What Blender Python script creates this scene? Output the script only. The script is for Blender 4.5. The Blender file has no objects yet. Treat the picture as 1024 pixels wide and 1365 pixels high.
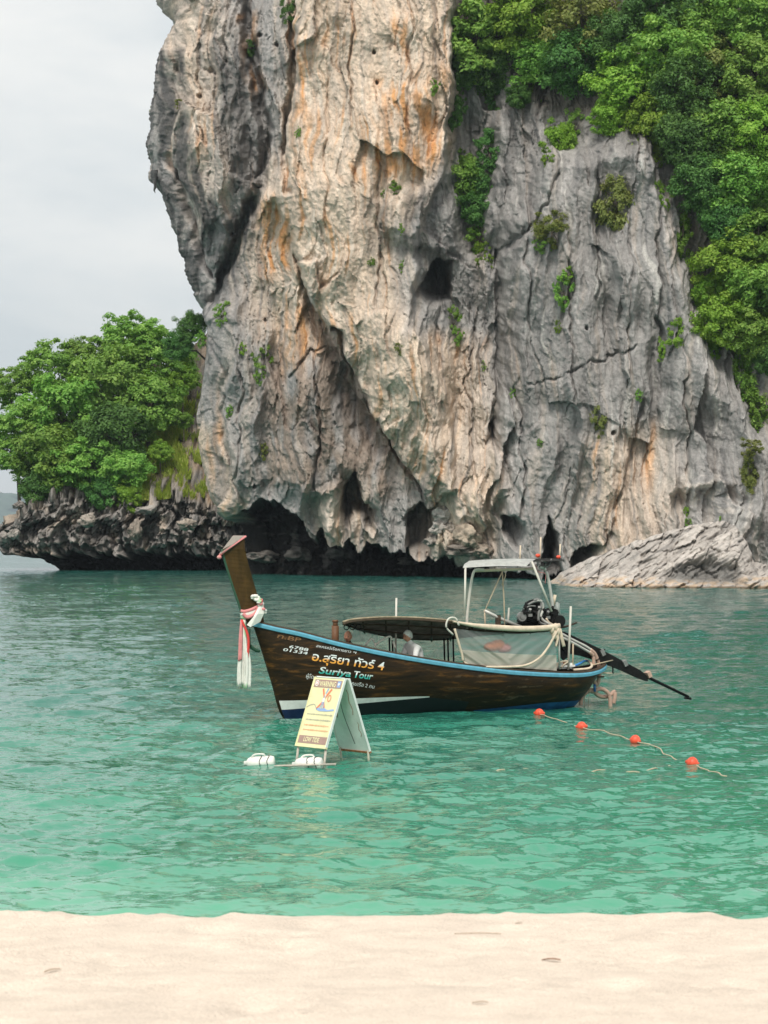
import bpy, bmesh, math, random
import numpy as np
from mathutils import Vector, Matrix
from mathutils.bvhtree import BVHTree

# ---------------------------------------------------------------- camera, sky, sun, exposure
SC = bpy.context.scene
COL = SC.collection
H, F, HY = 3.7, 2800.0, 712.0          # eye height above the sea, focal length (px of 1024 wide), horizon row

cam = bpy.data.cameras.new('camera')
cam.sensor_fit = 'VERTICAL'; cam.sensor_height = 36.0; cam.sensor_width = 27.0
cam.lens = 36.0 * F / 1365.0
cam.shift_y = (HY - 682.5) / 1365.0
cam.clip_start = 0.1; cam.clip_end = 30000
cam.dof.use_dof = True; cam.dof.focus_distance = 48.0; cam.dof.aperture_fstop = 5.6
camo = bpy.data.objects.new('camera', cam); COL.objects.link(camo)
camo.location = (0, 0, H); camo.rotation_euler = (math.pi / 2, 0, 0)
SC.camera = camo

SUN_EL, SUN_AZ = math.radians(50), math.radians(190)     # azimuth clockwise from +Y: behind the camera, to its right
world = bpy.data.worlds.new('World'); SC.world = world; world.use_nodes = True
nt = world.node_tree; nt.nodes.clear()
def N(nt, t, **kw):
    n = nt.nodes.new(t)
    for k, v in kw.items():
        if k == 'ins':
            for i, x in v.items(): n.inputs[i].default_value = x
        else: setattr(n, k, v)
    return n
L = lambda nt, a, b: nt.links.new(a, b)
wo = N(nt, 'ShaderNodeOutputWorld'); bg = N(nt, 'ShaderNodeBackground', ins={'Strength': 0.1})
sky = N(nt, 'ShaderNodeTexSky', sky_type='NISHITA', sun_disc=False, sun_elevation=SUN_EL, sun_rotation=SUN_AZ)
tc = N(nt, 'ShaderNodeTexCoord'); mp = N(nt, 'ShaderNodeMapping', ins={'Scale': (1, 1, 2.6), 'Location': (0.3, 0.1, 0.45)})
nz = N(nt, 'ShaderNodeTexNoise', ins={'Scale': 6.5, 'Detail': 6.0, 'Roughness': 0.52, 'Distortion': 0.25})
cr = N(nt, 'ShaderNodeValToRGB')
cr.color_ramp.elements[0].position = 0.39; cr.color_ramp.elements[0].color = (7.2, 7.5, 7.5, 1)
cr.color_ramp.elements[1].position = 0.62; cr.color_ramp.elements[1].color = (9.3, 9.15, 8.75, 1)
mx = N(nt, 'ShaderNodeMixRGB', ins={'Fac': 0.94})
L(nt, tc.outputs['Generated'], mp.inputs[0]); L(nt, mp.outputs[0], nz.inputs['Vector']); L(nt, nz.outputs['Fac'], cr.inputs[0])
L(nt, sky.outputs[0], mx.inputs[1]); L(nt, cr.outputs[0], mx.inputs[2]); L(nt, mx.outputs[0], bg.inputs[0]); L(nt, bg.outputs[0], wo.inputs[0])

sun = bpy.data.lights.new('sun', 'SUN'); sun.energy = 2.6; sun.angle = math.radians(18); sun.color = (1.0, 0.95, 0.87)
suno = bpy.data.objects.new('sun', sun); COL.objects.link(suno)
sd = Vector((math.sin(SUN_AZ) * math.cos(SUN_EL), math.cos(SUN_AZ) * math.cos(SUN_EL), math.sin(SUN_EL)))
suno.rotation_euler = sd.to_track_quat('Z', 'Y').to_euler(); suno.location = (20, -20, 60)
SC.view_settings.view_transform = 'Standard'; SC.view_settings.look = 'None'
SC.view_settings.exposure = 0.22; SC.view_settings.gamma = 1.0; SC.view_settings.use_curve_mapping = False
SC.cycles.use_denoising = True; SC.cycles.max_bounces = 6; SC.cycles.transparent_max_bounces = 16
SC.cycles.volume_bounces = 0; SC.cycles.diffuse_bounces = 3; SC.cycles.caustics_reflective = False; SC.cycles.caustics_refractive = False

# ---------------------------------------------------------------- helpers
def at(px, py, Y):
    """a point Y metres out that the photograph shows at (px, py)"""
    return Vector(((px - 512) / F * Y, Y, H - (py - HY) / F * Y))

def mat(name, col=(.5, .5, .5), rough=.7, metal=0.0, var=0.0, vscale=6.0, bump=0.0, bscale=30.0, spec=.4, col2=None, stretch=(1, 1, 1)):
    m = bpy.data.materials.new(name); m.use_nodes = True
    t = m.node_tree; b = t.nodes['Principled BSDF']
    b.inputs['Base Color'].default_value = (*col, 1); b.inputs['Roughness'].default_value = rough
    b.inputs['Metallic'].default_value = metal; b.inputs['Specular IOR Level'].default_value = spec
    if var or bump or col2:
        c = N(t, 'ShaderNodeTexCoord'); mpn = N(t, 'ShaderNodeMapping', ins={'Scale': stretch}); L(t, c.outputs['Object'], mpn.inputs[0])
    if var or col2:
        n = N(t, 'ShaderNodeTexNoise', ins={'Scale': vscale, 'Detail': 5.0, 'Roughness': .6}); L(t, mpn.outputs[0], n.inputs['Vector'])
        r = N(t, 'ShaderNodeValToRGB'); r.color_ramp.elements[0].position = .3; r.color_ramp.elements[1].position = .7
        lo = col2 if col2 else tuple(x * (1 - var) for x in col)
        r.color_ramp.elements[0].color = (*lo, 1); r.color_ramp.elements[1].color = (*[min(1, x * (1 + (0 if col2 else var * .6))) for x in col], 1)
        L(t, n.outputs['Fac'], r.inputs[0]); L(t, r.outputs[0], b.inputs['Base Color'])
    if bump:
        n2 = N(t, 'ShaderNodeTexNoise', ins={'Scale': bscale, 'Detail': 4.0}); L(t, mpn.outputs[0], n2.inputs['Vector'])
        bp = N(t, 'ShaderNodeBump', ins={'Strength': bump, 'Distance': .02}); L(t, n2.outputs['Fac'], bp.inputs['Height']); L(t, bp.outputs[0], b.inputs['Normal'])
    return m

def link(name, me, m=None, parent=None, smooth=False):
    o = bpy.data.objects.new(name, me); COL.objects.link(o)
    if m is not None and not me.materials: me.materials.append(m)
    if parent is not None: o.parent = parent
    if smooth: me.shade_smooth()
    return o
def tag(o, label, cat, group=None):
    o['label'] = label; o['category'] = cat
    if group: o['group'] = group
    return o
def thing(name, label, cat, loc=(0, 0, 0), rz=0, group=None):
    o = bpy.data.objects.new(name, None); COL.objects.link(o); o.location = loc; o.rotation_euler = (0, 0, rz)
    o.empty_display_size = .2
    return tag(o, label, cat, group)
def struct(o, kind='structure'):
    o['kind'] = kind; return o

def grid_mesh(name, P, attrs=None, flip=False):
    """P: (rows, cols, 3) numpy array -> quad mesh; attrs {name: (rows, cols, 3)} become point colours"""
    R, C = P.shape[:2]
    me = bpy.data.meshes.new(name)
    idx = np.arange(R * C).reshape(R, C)
    q = np.stack([idx[:-1, :-1], idx[:-1, 1:], idx[1:, 1:], idx[1:, :-1]], -1).reshape(-1, 4)
    if flip: q = q[:, ::-1]
    nq = len(q)
    me.vertices.add(R * C); me.vertices.foreach_set('co', P.reshape(-1).astype(np.float32))
    me.loops.add(nq * 4); me.loops.foreach_set('vertex_index', q.reshape(-1).astype(np.int32))
    me.polygons.add(nq); me.polygons.foreach_set('loop_start', np.arange(0, nq * 4, 4, dtype=np.int32))
    me.update(calc_edges=True)
    for k, a in (attrs or {}).items():
        at_ = me.attributes.new(k, 'FLOAT_COLOR', 'POINT')
        rgba = np.ones((R * C, 4), np.float32); rgba[:, :3] = a.reshape(-1, 3)
        at_.data.foreach_set('color', rgba.reshape(-1))
    return me

def _h(ix, iy, seed):
    h = (ix.astype(np.int64) * 374761393 + iy.astype(np.int64) * 668265263 + seed * 362437 + 12345) & 0xffffffff
    h = ((h ^ (h >> 13)) * 1274126177) & 0xffffffff
    h = ((h ^ (h >> 15)) * 2246822519) & 0xffffffff
    return (h ^ (h >> 16)) & 0xffffffff
def noise2(x, y, seed=0):
    """gradient noise, about -1..1"""
    x, y = np.broadcast_arrays(np.asarray(x, float), np.asarray(y, float))
    ix = np.floor(x); iy = np.floor(y); fx = x - ix; fy = y - iy
    u = fx * fx * fx * (fx * (fx * 6 - 15) + 10); v = fy * fy * fy * (fy * (fy * 6 - 15) + 10)
    def g(dx, dy):
        a = _h(ix + dx, iy + dy, seed) * (2 * math.pi / 4294967296.0)
        return np.cos(a) * (fx - dx) + np.sin(a) * (fy - dy)
    a = g(0, 0) * (1 - u) + g(1, 0) * u; b = g(0, 1) * (1 - u) + g(1, 1) * u
    return (a * (1 - v) + b * v) * 1.5
def fbm(x, y, oct=4, seed=0, gain=.5):
    s = 0; a = 1; t = 0
    for i in range(oct):
        s = s + a * noise2(x * 2 ** i + 17.3 * i, y * 2 ** i - 9.1 * i, seed + i); t += a; a *= gain
    return s / t * 1.3
def ridged(x, y, oct=3, seed=0):
    s = 0; a = 1; t = 0
    for i in range(oct):
        s = s + a * (1 - 2 * np.abs(noise2(x * 2 ** i + 3.7 * i, y * 2 ** i + 5.9 * i, seed + i))); t += a; a *= .5
    return s / t
def voronoi(x, y, seed=0):
    ix = np.floor(x); iy = np.floor(y)
    f1 = np.full(x.shape, 9.0); f2 = np.full(x.shape, 9.0); cid = np.zeros(x.shape)
    for dx in (-1, 0, 1):
        for dy in (-1, 0, 1):
            h = _h(ix + dx, iy + dy, seed)
            cx = ix + dx + (h & 0xffff) / 65535.0; cy = iy + dy + (h >> 16) / 65535.0
            d = np.hypot(x - cx, y - cy); r = ((h * 7919) & 0xffff) / 65535.0
            near = d < f1
            f2 = np.where(near, f1, np.minimum(f2, d)); cid = np.where(near, r, cid); f1 = np.where(near, d, f1)
    return f1, f2 - f1, cid
def facets(x, y, seed=0):
    """cells as tilted planes: (edge distance, cell id, plane height)"""
    ix = np.floor(x); iy = np.floor(y)
    f1 = np.full(x.shape, 9.0); f2 = np.full(x.shape, 9.0); cid = np.zeros(x.shape); pl = np.zeros(x.shape)
    for dx in (-1, 0, 1):
        for dy in (-1, 0, 1):
            h = _h(ix + dx, iy + dy, seed)
            ox = x - (ix + dx + (h & 0xffff) / 65535.0); oy = y - (iy + dy + (h >> 16) / 65535.0)
            d = np.hypot(ox, oy); r = ((h * 7919) & 0xffff) / 65535.0; r2 = ((h * 104729) & 0xffff) / 65535.0
            p = ox * (r * 2 - 1) * 1.4 + oy * (r2 * 2 - 1)
            near = d < f1
            f2 = np.where(near, f1, np.minimum(f2, d)); cid = np.where(near, r, cid); pl = np.where(near, p, pl); f1 = np.where(near, d, f1)
    return f2 - f1, cid, pl
def sstep(a, b, x):
    t = np.clip((x - a) / (b - a), 0, 1); return t * t * (3 - 2 * t)
def polysdf(x, y, pts):
    """signed distance, positive inside"""
    d = np.full(x.shape, 1e18); ins = np.zeros(x.shape, bool); n = len(pts)
    for i in range(n):
        ax, ay = pts[i]; bx, by = pts[(i + 1) % n]; ex, ey = bx - ax, by - ay
        wx = x - ax; wy = y - ay; t = np.clip((wx * ex + wy * ey) / (ex * ex + ey * ey), 0, 1)
        d = np.minimum(d, (wx - ex * t) ** 2 + (wy - ey * t) ** 2)
        c = ((ay > y) != (by > y))
        ins ^= c & (x < ex * (y - ay) / (ey if ey else 1e-9) + ax)
    d = np.sqrt(d); return np.where(ins, d, -d)
def linedist(x, y, pts):
    d = np.full(x.shape, 1e18)
    for (ax, ay), (bx, by) in zip(pts[:-1], pts[1:]):
        ex, ey = bx - ax, by - ay; wx = x - ax; wy = y - ay
        t = np.clip((wx * ex + wy * ey) / (ex * ex + ey * ey), 0, 1)
        d = np.minimum(d, (wx - ex * t) ** 2 + (wy - ey * t) ** 2)
    return np.sqrt(d)
def itp(x, pts):
    return np.interp(x, [p[0] for p in pts], [p[1] for p in pts])
def lerp3(a, b, t): return a * (1 - t[..., None]) + np.asarray(b) * t[..., None]
# ---------------------------------------------------------------- rock material
def rock_material(name, bump=1.0, fine=1.0):
    m = bpy.data.materials.new(name); m.use_nodes = True; t = m.node_tree; b = t.nodes['Principled BSDF']
    b.inputs['Roughness'].default_value = .92; b.inputs['Specular IOR Level'].default_value = .15
    a = N(t, 'ShaderNodeAttribute', attribute_name='rock'); c = N(t, 'ShaderNodeTexCoord')
    m1 = N(t, 'ShaderNodeMapping', ins={'Scale': (1.0, 1.0, .28)}); L(t, c.outputs['Object'], m1.inputs[0])
    n1 = N(t, 'ShaderNodeTexNoise', ins={'Scale': 1.6 * fine, 'Detail': 8.0, 'Roughness': .68, 'Distortion': .4}); L(t, m1.outputs[0], n1.inputs['Vector'])
    n2 = N(t, 'ShaderNodeTexNoise', ins={'Scale': 5.0 * fine, 'Detail': 6.0, 'Roughness': .7}); L(t, c.outputs['Object'], n2.inputs['Vector'])
    r1 = N(t, 'ShaderNodeMapRange', ins={1: .25, 2: .75, 3: .72, 4: 1.28}); L(t, n1.outputs['Fac'], r1.inputs[0])
    r2 = N(t, 'ShaderNodeMapRange', ins={1: .25, 2: .75, 3: .78, 4: 1.22}); L(t, n2.outputs['Fac'], r2.inputs[0])
    mu = N(t, 'ShaderNodeMath', operation='MULTIPLY'); L(t, r1.outputs[0], mu.inputs[0]); L(t, r2.outputs[0], mu.inputs[1])
    vm = N(t, 'ShaderNodeVectorMath', operation='SCALE'); L(t, a.outputs['Color'], vm.inputs[0]); L(t, mu.outputs[0], vm.inputs['Scale'])
    L(t, vm.outputs[0], b.inputs['Base Color'])
    m3 = N(t, 'ShaderNodeMapping', ins={'Scale': (1.0, 1.0, .45)}); L(t, c.outputs['Object'], m3.inputs[0])
    vo = N(t, 'ShaderNodeTexVoronoi', feature='F1', ins={'Scale': 3.4 * fine, 'Randomness': 1.0}); L(t, m3.outputs[0], vo.inputs['Vector'])
    if 'Detail' in vo.inputs: vo.inputs['Detail'].default_value = 2.0
    ad0 = N(t, 'ShaderNodeMath', operation='ADD'); L(t, n1.outputs['Fac'], ad0.inputs[0]); L(t, n2.outputs['Fac'], ad0.inputs[1])
    ad = N(t, 'ShaderNodeMath', operation='MULTIPLY_ADD', ins={1: .55}); L(t, vo.outputs['Distance'], ad.inputs[0]); L(t, ad0.outputs[0], ad.inputs[2])
    bp = N(t, 'ShaderNodeBump', ins={'Strength': .6 * bump, 'Distance': .22 / fine}); L(t, ad.outputs[0], bp.inputs['Height']); L(t, bp.outputs[0], b.inputs['Normal'])
    return m
M_ROCK = rock_material('limestone')

# ---------------------------------------------------------------- the cliff
EDGE = [(-320, 150), (-60, 212), (0, 222), (25, 240), (45, 232), (75, 218), (105, 212), (130, 209), (190, 205), (215, 206), (238, 208), (246, 220), (275, 228), (320, 244),
        (360, 252), (400, 264), (415, 274), (430, 286), (480, 280), (560, 272), (620, 274), (660, 284), (690, 302), (705, 312), (730, 318), (800, 318)]
BASE_Y = [(100, 214), (200, 206), (300, 194), (400, 184), (520, 180), (700, 177), (800, 172), (1000, 165), (1200, 158)]
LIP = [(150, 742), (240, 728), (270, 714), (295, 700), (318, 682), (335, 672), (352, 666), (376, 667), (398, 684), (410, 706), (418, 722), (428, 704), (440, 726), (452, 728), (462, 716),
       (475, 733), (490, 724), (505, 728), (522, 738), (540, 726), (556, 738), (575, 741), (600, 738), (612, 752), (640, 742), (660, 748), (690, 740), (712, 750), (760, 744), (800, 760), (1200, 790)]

def cliff_relief(px, py, u):
    """metres towards the viewer, plus masks for colour"""
    wx = px + 7 * fbm(px / 34, py / 60, 3, 11) + 2.2 * fbm(px / 8, py / 22, 2, 12)
    wy = py + 9 * fbm(px / 34, py / 34, 3, 13) + 3 * fbm(px / 9, py / 9, 2, 14)
    P = lambda pts, s0, s1: sstep(s0, s1, polysdf(wx, wy, pts))
    D = np.zeros(px.shape)
    # great pale bulge with its sharp overhanging lower left edge
    main = P([(352, 262), (372, 225), (392, 150), (398, -340), (606, -340), (606, 120), (596, 230), (560, 300), (552, 420), (600, 520), (606, 640), (585, 668), (556, 655), (522, 596), (478, 524), (446, 440), (414, 402), (398, 350), (388, 300)], -3, 9)
    bul = P([(352, 262), (398, -340), (606, -340), (606, 640), (556, 655), (478, 524), (414, 402)], -10, 75)
    D += 2.6 * main + 2.4 * bul
    # pillar at the left with the chimney behind it
    pil = P([(130, -340), (322, -340), (326, 0), (338, 90), (348, 200), (340, 262), (312, 318), (296, 372), (268, 418), (120, 420)], -6, 40)
    D += 2.2 * pil
    chim = linedist(wx, wy, [(322, -340), (330, 30), (342, 110), (352, 190), (349, 245), (330, 285), (312, 330), (286, 400)])
    D -= (2.2 + 1.3 * (wy < 250)) * (1 - sstep(1, 10, chim))
    D -= 2.6 * (1 - sstep(1, 7, linedist(wx, wy, [(392, -340), (388, 40), (392, 110), (381, 180), (383, 250)])))
    D -= 2.2 * (1 - sstep(0, 6, linedist(wx, wy, [(228, 205), (246, 245), (262, 300), (280, 370)])))
    D += 1.5 * P([(225, 60), (300, 40), (330, 180), (318, 250), (272, 330), (250, 250)], -5, 25)
    # lower left buttress and the recess under the overhang
    D += 2.4 * P([(284, 392), (330, 380), (352, 440), (362, 560), (345, 668), (318, 700), (268, 715), (250, 600), (262, 470)], -8, 30)
    D += 1.7 * P([(345, 640), (352, 520), (384, 468), (440, 470), (470, 540), (500, 600), (520, 650), (500, 690), (450, 660), (400, 668)], -6, 40)
    D -= 2.2 * P([(392, 340), (440, 440), (480, 530), (520, 600), (500, 610), (455, 545), (432, 470), (405, 420)], -3, 8)
    D -= 2.0 * (1 - sstep(0, 5, linedist(wx, wy, [(446, 436), (480, 524), (522, 596), (560, 655)])))
    D -= 1.0 * (1 - sstep(0, 4, linedist(wx, wy, [(384, 500), (402, 478), (432, 462)])))
    D -= 1.2 * (1 - sstep(0, 4, linedist(wx, wy, [(418, 470), (428, 560), (420, 640)])))
    # columns low in the middle
    D += 1.6 * P([(556, 560), (600, 560), (655, 600), (660, 700), (610, 700), (560, 640)], -6, 30)
    D += 1.8 * P([(422, 640), (452, 628), (456, 690), (448, 720), (430, 705)], -4, 12)
    D += 2.2 * P([(648, 590), (664, 584), (672, 640), (650, 668)], -3, 10)
    # gully and grey buttress on the right
    D -= 2.8 * P([(606, -340), (664, -340), (676, 120), (664, 250), (656, 360), (612, 330), (600, 250), (600, 120)], -8, 20)
    D += 1.6 * P([(560, 238), (600, 228), (612, 330), (596, 346), (500, 300), (500, 262)], -6, 16)
    but = P([(660, 372), (662, 290), (688, 226), (722, 168), (764, 188), (800, 176), (852, 166), (882, 216), (905, 296), (926, 390), (960, 480), (1010, 560), (1200, 640), (1200, 830), (650, 830), (660, 560)], -5, 34)
    D += 4.6 * but
    D += 1.6 * P([(664, 400), (690, 240), (726, 190), (790, 240), (820, 420), (800, 600), (690, 640)], -8, 60)
    D -= .7 * (1 - sstep(0, 4, linedist(wx, wy, [(664, 330), (700, 296), (724, 262), (740, 232)])))
    D -= .6 * sstep(-.25, .35, fbm(px / 30, py / 30, 2, 171)) * (1 - sstep(0, 3.5, linedist(wx, wy + 5 * fbm(px / 14, py / 14, 2, 172), [(700, 500), (744, 488), (770, 470), (806, 462), (842, 446)])))
    D -= .9 * (1 - sstep(0, 5, linedist(wx, wy, [(846, 520), (838, 580), (818, 650), (806, 700), (792, 720)])))
    D -= 1.8 * (1 - sstep(0, 6, linedist(wx, wy, [(662, 330), (666, 420), (664, 520), (658, 590)])))
    D += 1.3 * P([(800, 700), (830, 640), (880, 580), (960, 600), (1040, 660), (1040, 800), (790, 800)], -6, 40)
    D -= 1.6 * P([(880, 640), (940, 622), (985, 640), (960, 700), (890, 690)], -4, 16)
    # wooded shoulder leans back
    D -= np.clip((px - 900) / 160, 0, 1) * np.clip((470 - py) / 100, 0, 6) * 1.4
    D -= np.clip((px - 640) / 120, 0, 1) * np.clip((170 - py) / 100, 0, 5) * 1.8
    # general relief: lumps, hanging flutes, blocks
    lum = fbm(u / 120, py / 150, 3, 1)
    q = u + 16 * fbm(u / 90, py / 120, 2, 2)
    fl1 = ridged(q / 34, py / 330, 2, 3); fl2 = ridged(q / 12, py / 120, 2, 5); fl3 = ridged(q / 5, py / 46, 2, 8)
    amp = .55 + .6 * sstep(-.3, .5, fbm(u / 110, py / 140, 2, 21))
    e1, id1, fc1 = facets(q / 58 + .10 * fbm(u / 40, py / 60, 2, 31), py / 190 + .06 * fbm(u / 40, py / 40, 2, 32), 33)
    e2, id2, fc2 = facets(q / 19 + .10 * fbm(u / 16, py / 30, 2, 34), py / 58 + .08 * fbm(u / 16, py / 16, 2, 35), 36)
    e3, id3, fc3 = facets(q / 8 + .1 * fbm(u / 8, py / 12, 2, 37), py / 21, 38)
    e4, id4, fc4 = facets(q / 3.6, py / 8.5, 39)
    low = sstep(380, 660, py); flat = bul * (1 - low)
    calm = np.clip(.34 * flat + .5 * but * (1 - .5 * low) + .34, 0, .82) * (1 - .6 * pil)
    R = 1.6 * lum + (1.25 - .9 * flat) * fl1 * amp + .44 * (1 - calm) * fl2 * amp + .15 * (1 - calm) * fl3
    R += 1.5 * fc1 + .4 * (id1 - .5) + .75 * (1 - calm) * fc2 + .2 * (1 - calm) * (id2 - .5) + .30 * (1 - calm) * fc3 + .13 * (1 - .75 * calm) * fc4
    # long joints, near vertical
    for k_, (x_, w_, d_) in enumerate(((470, 60, 1.0), (505, 300, .9), (545, 90, .8), (438, 200, .7), (585, 420, 1.0), (628, 540, 1.1), (700, 330, .8), (752, 420, 1.0), (790, 300, .9), (830, 380, .8), (870, 360, .9), (905, 560, 1.0), (690, 600, 1.0), (300, 520, 1.0), (322, 560, .9), (372, 560, .8), (270, 120, .9), (305, 60, .8))):
        xc = x_ + 10 * fbm(py / 60, py * 0 + k_, 3, 150 + k_) ; ln = sstep(150, 60, np.abs(py - w_))
        R -= .75 * d_ * ln * (1 - sstep(0, 3.0, np.abs(u - xc)))
    R += .26 * fbm(u / 26, py / 50, 5, 41, .58) + .10 * fbm(u / 4, py / 7, 3, 45, .6)
    # solution pits, a few
    pf, _, pid = voronoi(u / 30, py / 34, 51)
    pits = (1 - sstep(.04, .12 + .1 * (pid - .9), pf)) * (pid > .96)
    R -= .9 * pits
    D += R
    # caves
    cave = np.zeros(px.shape)
    for pts, dep in (([(554, 388), (566, 366), (584, 348), (600, 343), (602, 372), (599, 402), (580, 405), (564, 398)], 8),
                     ([(455, 652), (470, 628), (484, 655), (500, 678), (498, 702), (472, 690), (458, 700)], 4.5),
                     ([(538, 690), (556, 672), (586, 672), (588, 700), (570, 738), (540, 735)], 4.5),
                     ([(664, 676), (684, 664), (698, 690), (690, 716), (668, 708)], 4),
                     ([(716, 700), (724, 676), (738, 706), (744, 750), (722, 752)], 6),
                     ([(752, 728), (778, 704), (796, 712), (790, 738), (758, 748)], 4.5),
                     ([(648, 584), (660, 560), (668, 580), (660, 594)], 3),
                     ([(282, 88), (292, 90), (294, 100), (284, 99)], 2), ([(358, 264), (370, 262), (368, 270), (359, 271)], 2)):
        k = sstep(-3, 9, polysdf(wx, wy, pts)); cave = np.maximum(cave, k); D -= dep * k
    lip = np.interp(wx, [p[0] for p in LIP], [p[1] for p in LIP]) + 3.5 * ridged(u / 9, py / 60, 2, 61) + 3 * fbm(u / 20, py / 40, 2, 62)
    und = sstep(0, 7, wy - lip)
    depth = 8.5 * np.interp(px, [0, 560, 700, 800, 1200], [1, 1, .75, .35, .1])
    # a floor of broken rock rises out of the water inside the notch
    floor = sstep(724, 778, wy + 14 * fbm(u / 40, py / 20, 3, 64))
    D = D - und * depth * (1 - .25 * floor)
    D += und * .7 * ridged(u / 14, py / 12, 2, 66)
    notch = np.maximum(und, cave)
    return D, dict(main=main, bul=bul, pil=pil, but=but, und=und, cave=cave, lum=lum, q=q, wx=wx, wy=wy, lip=lip, id1=id1, id2=id2, e1=e1)

def cliff_colour(px, py, u, k):
    q, wx, wy = k['q'], k['wx'], k['wy']
    G = lambda pts, s: sstep(-s, s, polysdf(wx, wy, pts))
    sh = px.shape + (3,)
    col = np.broadcast_to(np.array([.355, .338, .325]), sh).copy()
    # warm pale limestone of the great face and its skirts
    tan = G([(388, -340), (604, -340), (606, 180), (560, 250), (520, 300), (540, 430), (600, 470), (600, 640), (545, 640), (470, 500), (420, 400), (350, 320), (345, 270), (380, 200)], 26)
    tan = np.maximum(tan, .7 * G([(346, 270), (410, 300), (430, 470), (380, 480), (330, 420), (320, 330)], 22))
    tan = np.maximum(tan, .55 * G([(215, -340), (300, -340), (300, 260), (262, 320), (232, 150)], 25))
    tan = np.maximum(tan, .75 * G([(560, 440), (640, 460), (660, 640), (650, 740), (560, 740), (570, 600)], 25))
    tan = np.maximum(tan, .7 * G([(780, 570), (870, 560), (890, 640), (860, 740), (770, 730)], 28))
    tan = np.maximum(tan, .6 * G([(420, 640), (500, 640), (500, 740), (420, 740)], 16))
    tan = np.maximum(tan, .7 * G([(262, 560), (300, 560), (330, 690), (250, 720)], 16))
    st = fbm(q / 13, py / 210, 3, 71); st2 = fbm(q / 5, py / 90, 3, 74)
    tan = np.clip(tan * (1.0 + .55 * st) + .22 * sstep(.15, .5, st), 0, 1)
    col = lerp3(col, (.68, .545, .43), tan)
    col = lerp3(col, (.74, .655, .56), .5 * tan * sstep(.05, .55, st2))
    # iron stains
    org = .8 * G([(348, 262), (372, 252), (390, 300), (384, 360), (352, 372)], 16) + .55 * G([(500, 110), (592, 90), (592, 210), (520, 215)], 24) + .45 * G([(520, 30), (545, 20), (548, 150), (526, 150)], 8) \
        + .5 * G([(318, 20), (338, 20), (352, 120), (336, 128)], 7) + .4 * G([(395, 40), (420, 30), (415, 260), (395, 260)], 8) + .5 * G([(440, 200), (540, 190), (560, 230), (460, 236)], 12) + .5 * G([(388, 400), (424, 400), (430, 470), (372, 500)], 14)
    org = np.clip(org, 0, 1) * sstep(-.25, .5, fbm(q / 10, py / 60, 4, 81)) + .4 * tan * sstep(.25, .6, fbm(q / 9, py / 130, 3, 85))
    col = lerp3(col, (.66, .33, .13), np.clip(org * 1.7, 0, .92))
    # blue-grey and black water streaks
    gb = sstep(.18, .5, fbm(q / 8, py / 260, 3, 91)) * (1 - .6 * k['bul'])
    col = lerp3(col, (.20, .195, .195), .6 * gb)
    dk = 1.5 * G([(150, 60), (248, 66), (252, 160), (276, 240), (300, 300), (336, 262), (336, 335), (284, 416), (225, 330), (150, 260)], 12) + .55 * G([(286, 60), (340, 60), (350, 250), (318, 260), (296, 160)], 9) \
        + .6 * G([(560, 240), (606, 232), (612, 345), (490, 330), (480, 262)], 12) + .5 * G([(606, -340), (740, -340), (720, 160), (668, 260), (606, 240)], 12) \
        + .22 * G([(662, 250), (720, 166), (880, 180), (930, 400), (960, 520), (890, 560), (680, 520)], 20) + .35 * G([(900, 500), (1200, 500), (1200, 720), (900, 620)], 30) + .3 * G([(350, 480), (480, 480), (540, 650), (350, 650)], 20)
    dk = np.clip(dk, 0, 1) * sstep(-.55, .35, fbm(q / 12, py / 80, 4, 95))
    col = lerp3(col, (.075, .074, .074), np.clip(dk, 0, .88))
    # brown wall under the overhang, its recess shade painted into the colour
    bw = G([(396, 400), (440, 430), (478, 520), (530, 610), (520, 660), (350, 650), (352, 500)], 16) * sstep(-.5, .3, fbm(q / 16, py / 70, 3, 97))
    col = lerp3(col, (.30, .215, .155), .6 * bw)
    # lichen-pale veils
    ve = sstep(.3, .6, fbm(q / 7, py / 150, 3, 101)) * k['but']
    col = lerp3(col, (.58, .56, .52), .55 * ve)
    ve = G([(880, 622), (950, 610), (960, 660), (890, 650)], 10) * sstep(-.1, .4, fbm(px / 14, py / 8, 3, 103))
    col = lerp3(col, (.62, .56, .5), .7 * ve)
    # earth where the woods root
    soil = G([(600, -340), (1200, -340), (1200, 480), (940, 450), (890, 210), (800, 165), (720, 150), (676, 100), (606, 110)], 18)
    col = lerp3(col, (.075, .065, .045), .75 * soil)
    # black algae and oysters below the notch lip, plus painted undercut and cave shade
    wet_shade = np.clip(sstep(-1, 9, wy - k['lip']) + .5 * k['cave'] * (py > 600), 0, 1)
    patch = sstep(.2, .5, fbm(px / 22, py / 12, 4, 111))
    col = lerp3(col, np.array([.012, .011, .010]), wet_shade * (.98 - .2 * patch * (wy < 765)))
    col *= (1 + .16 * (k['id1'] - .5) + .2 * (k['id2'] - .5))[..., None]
    return np.clip(col, .012, .8)

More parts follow.
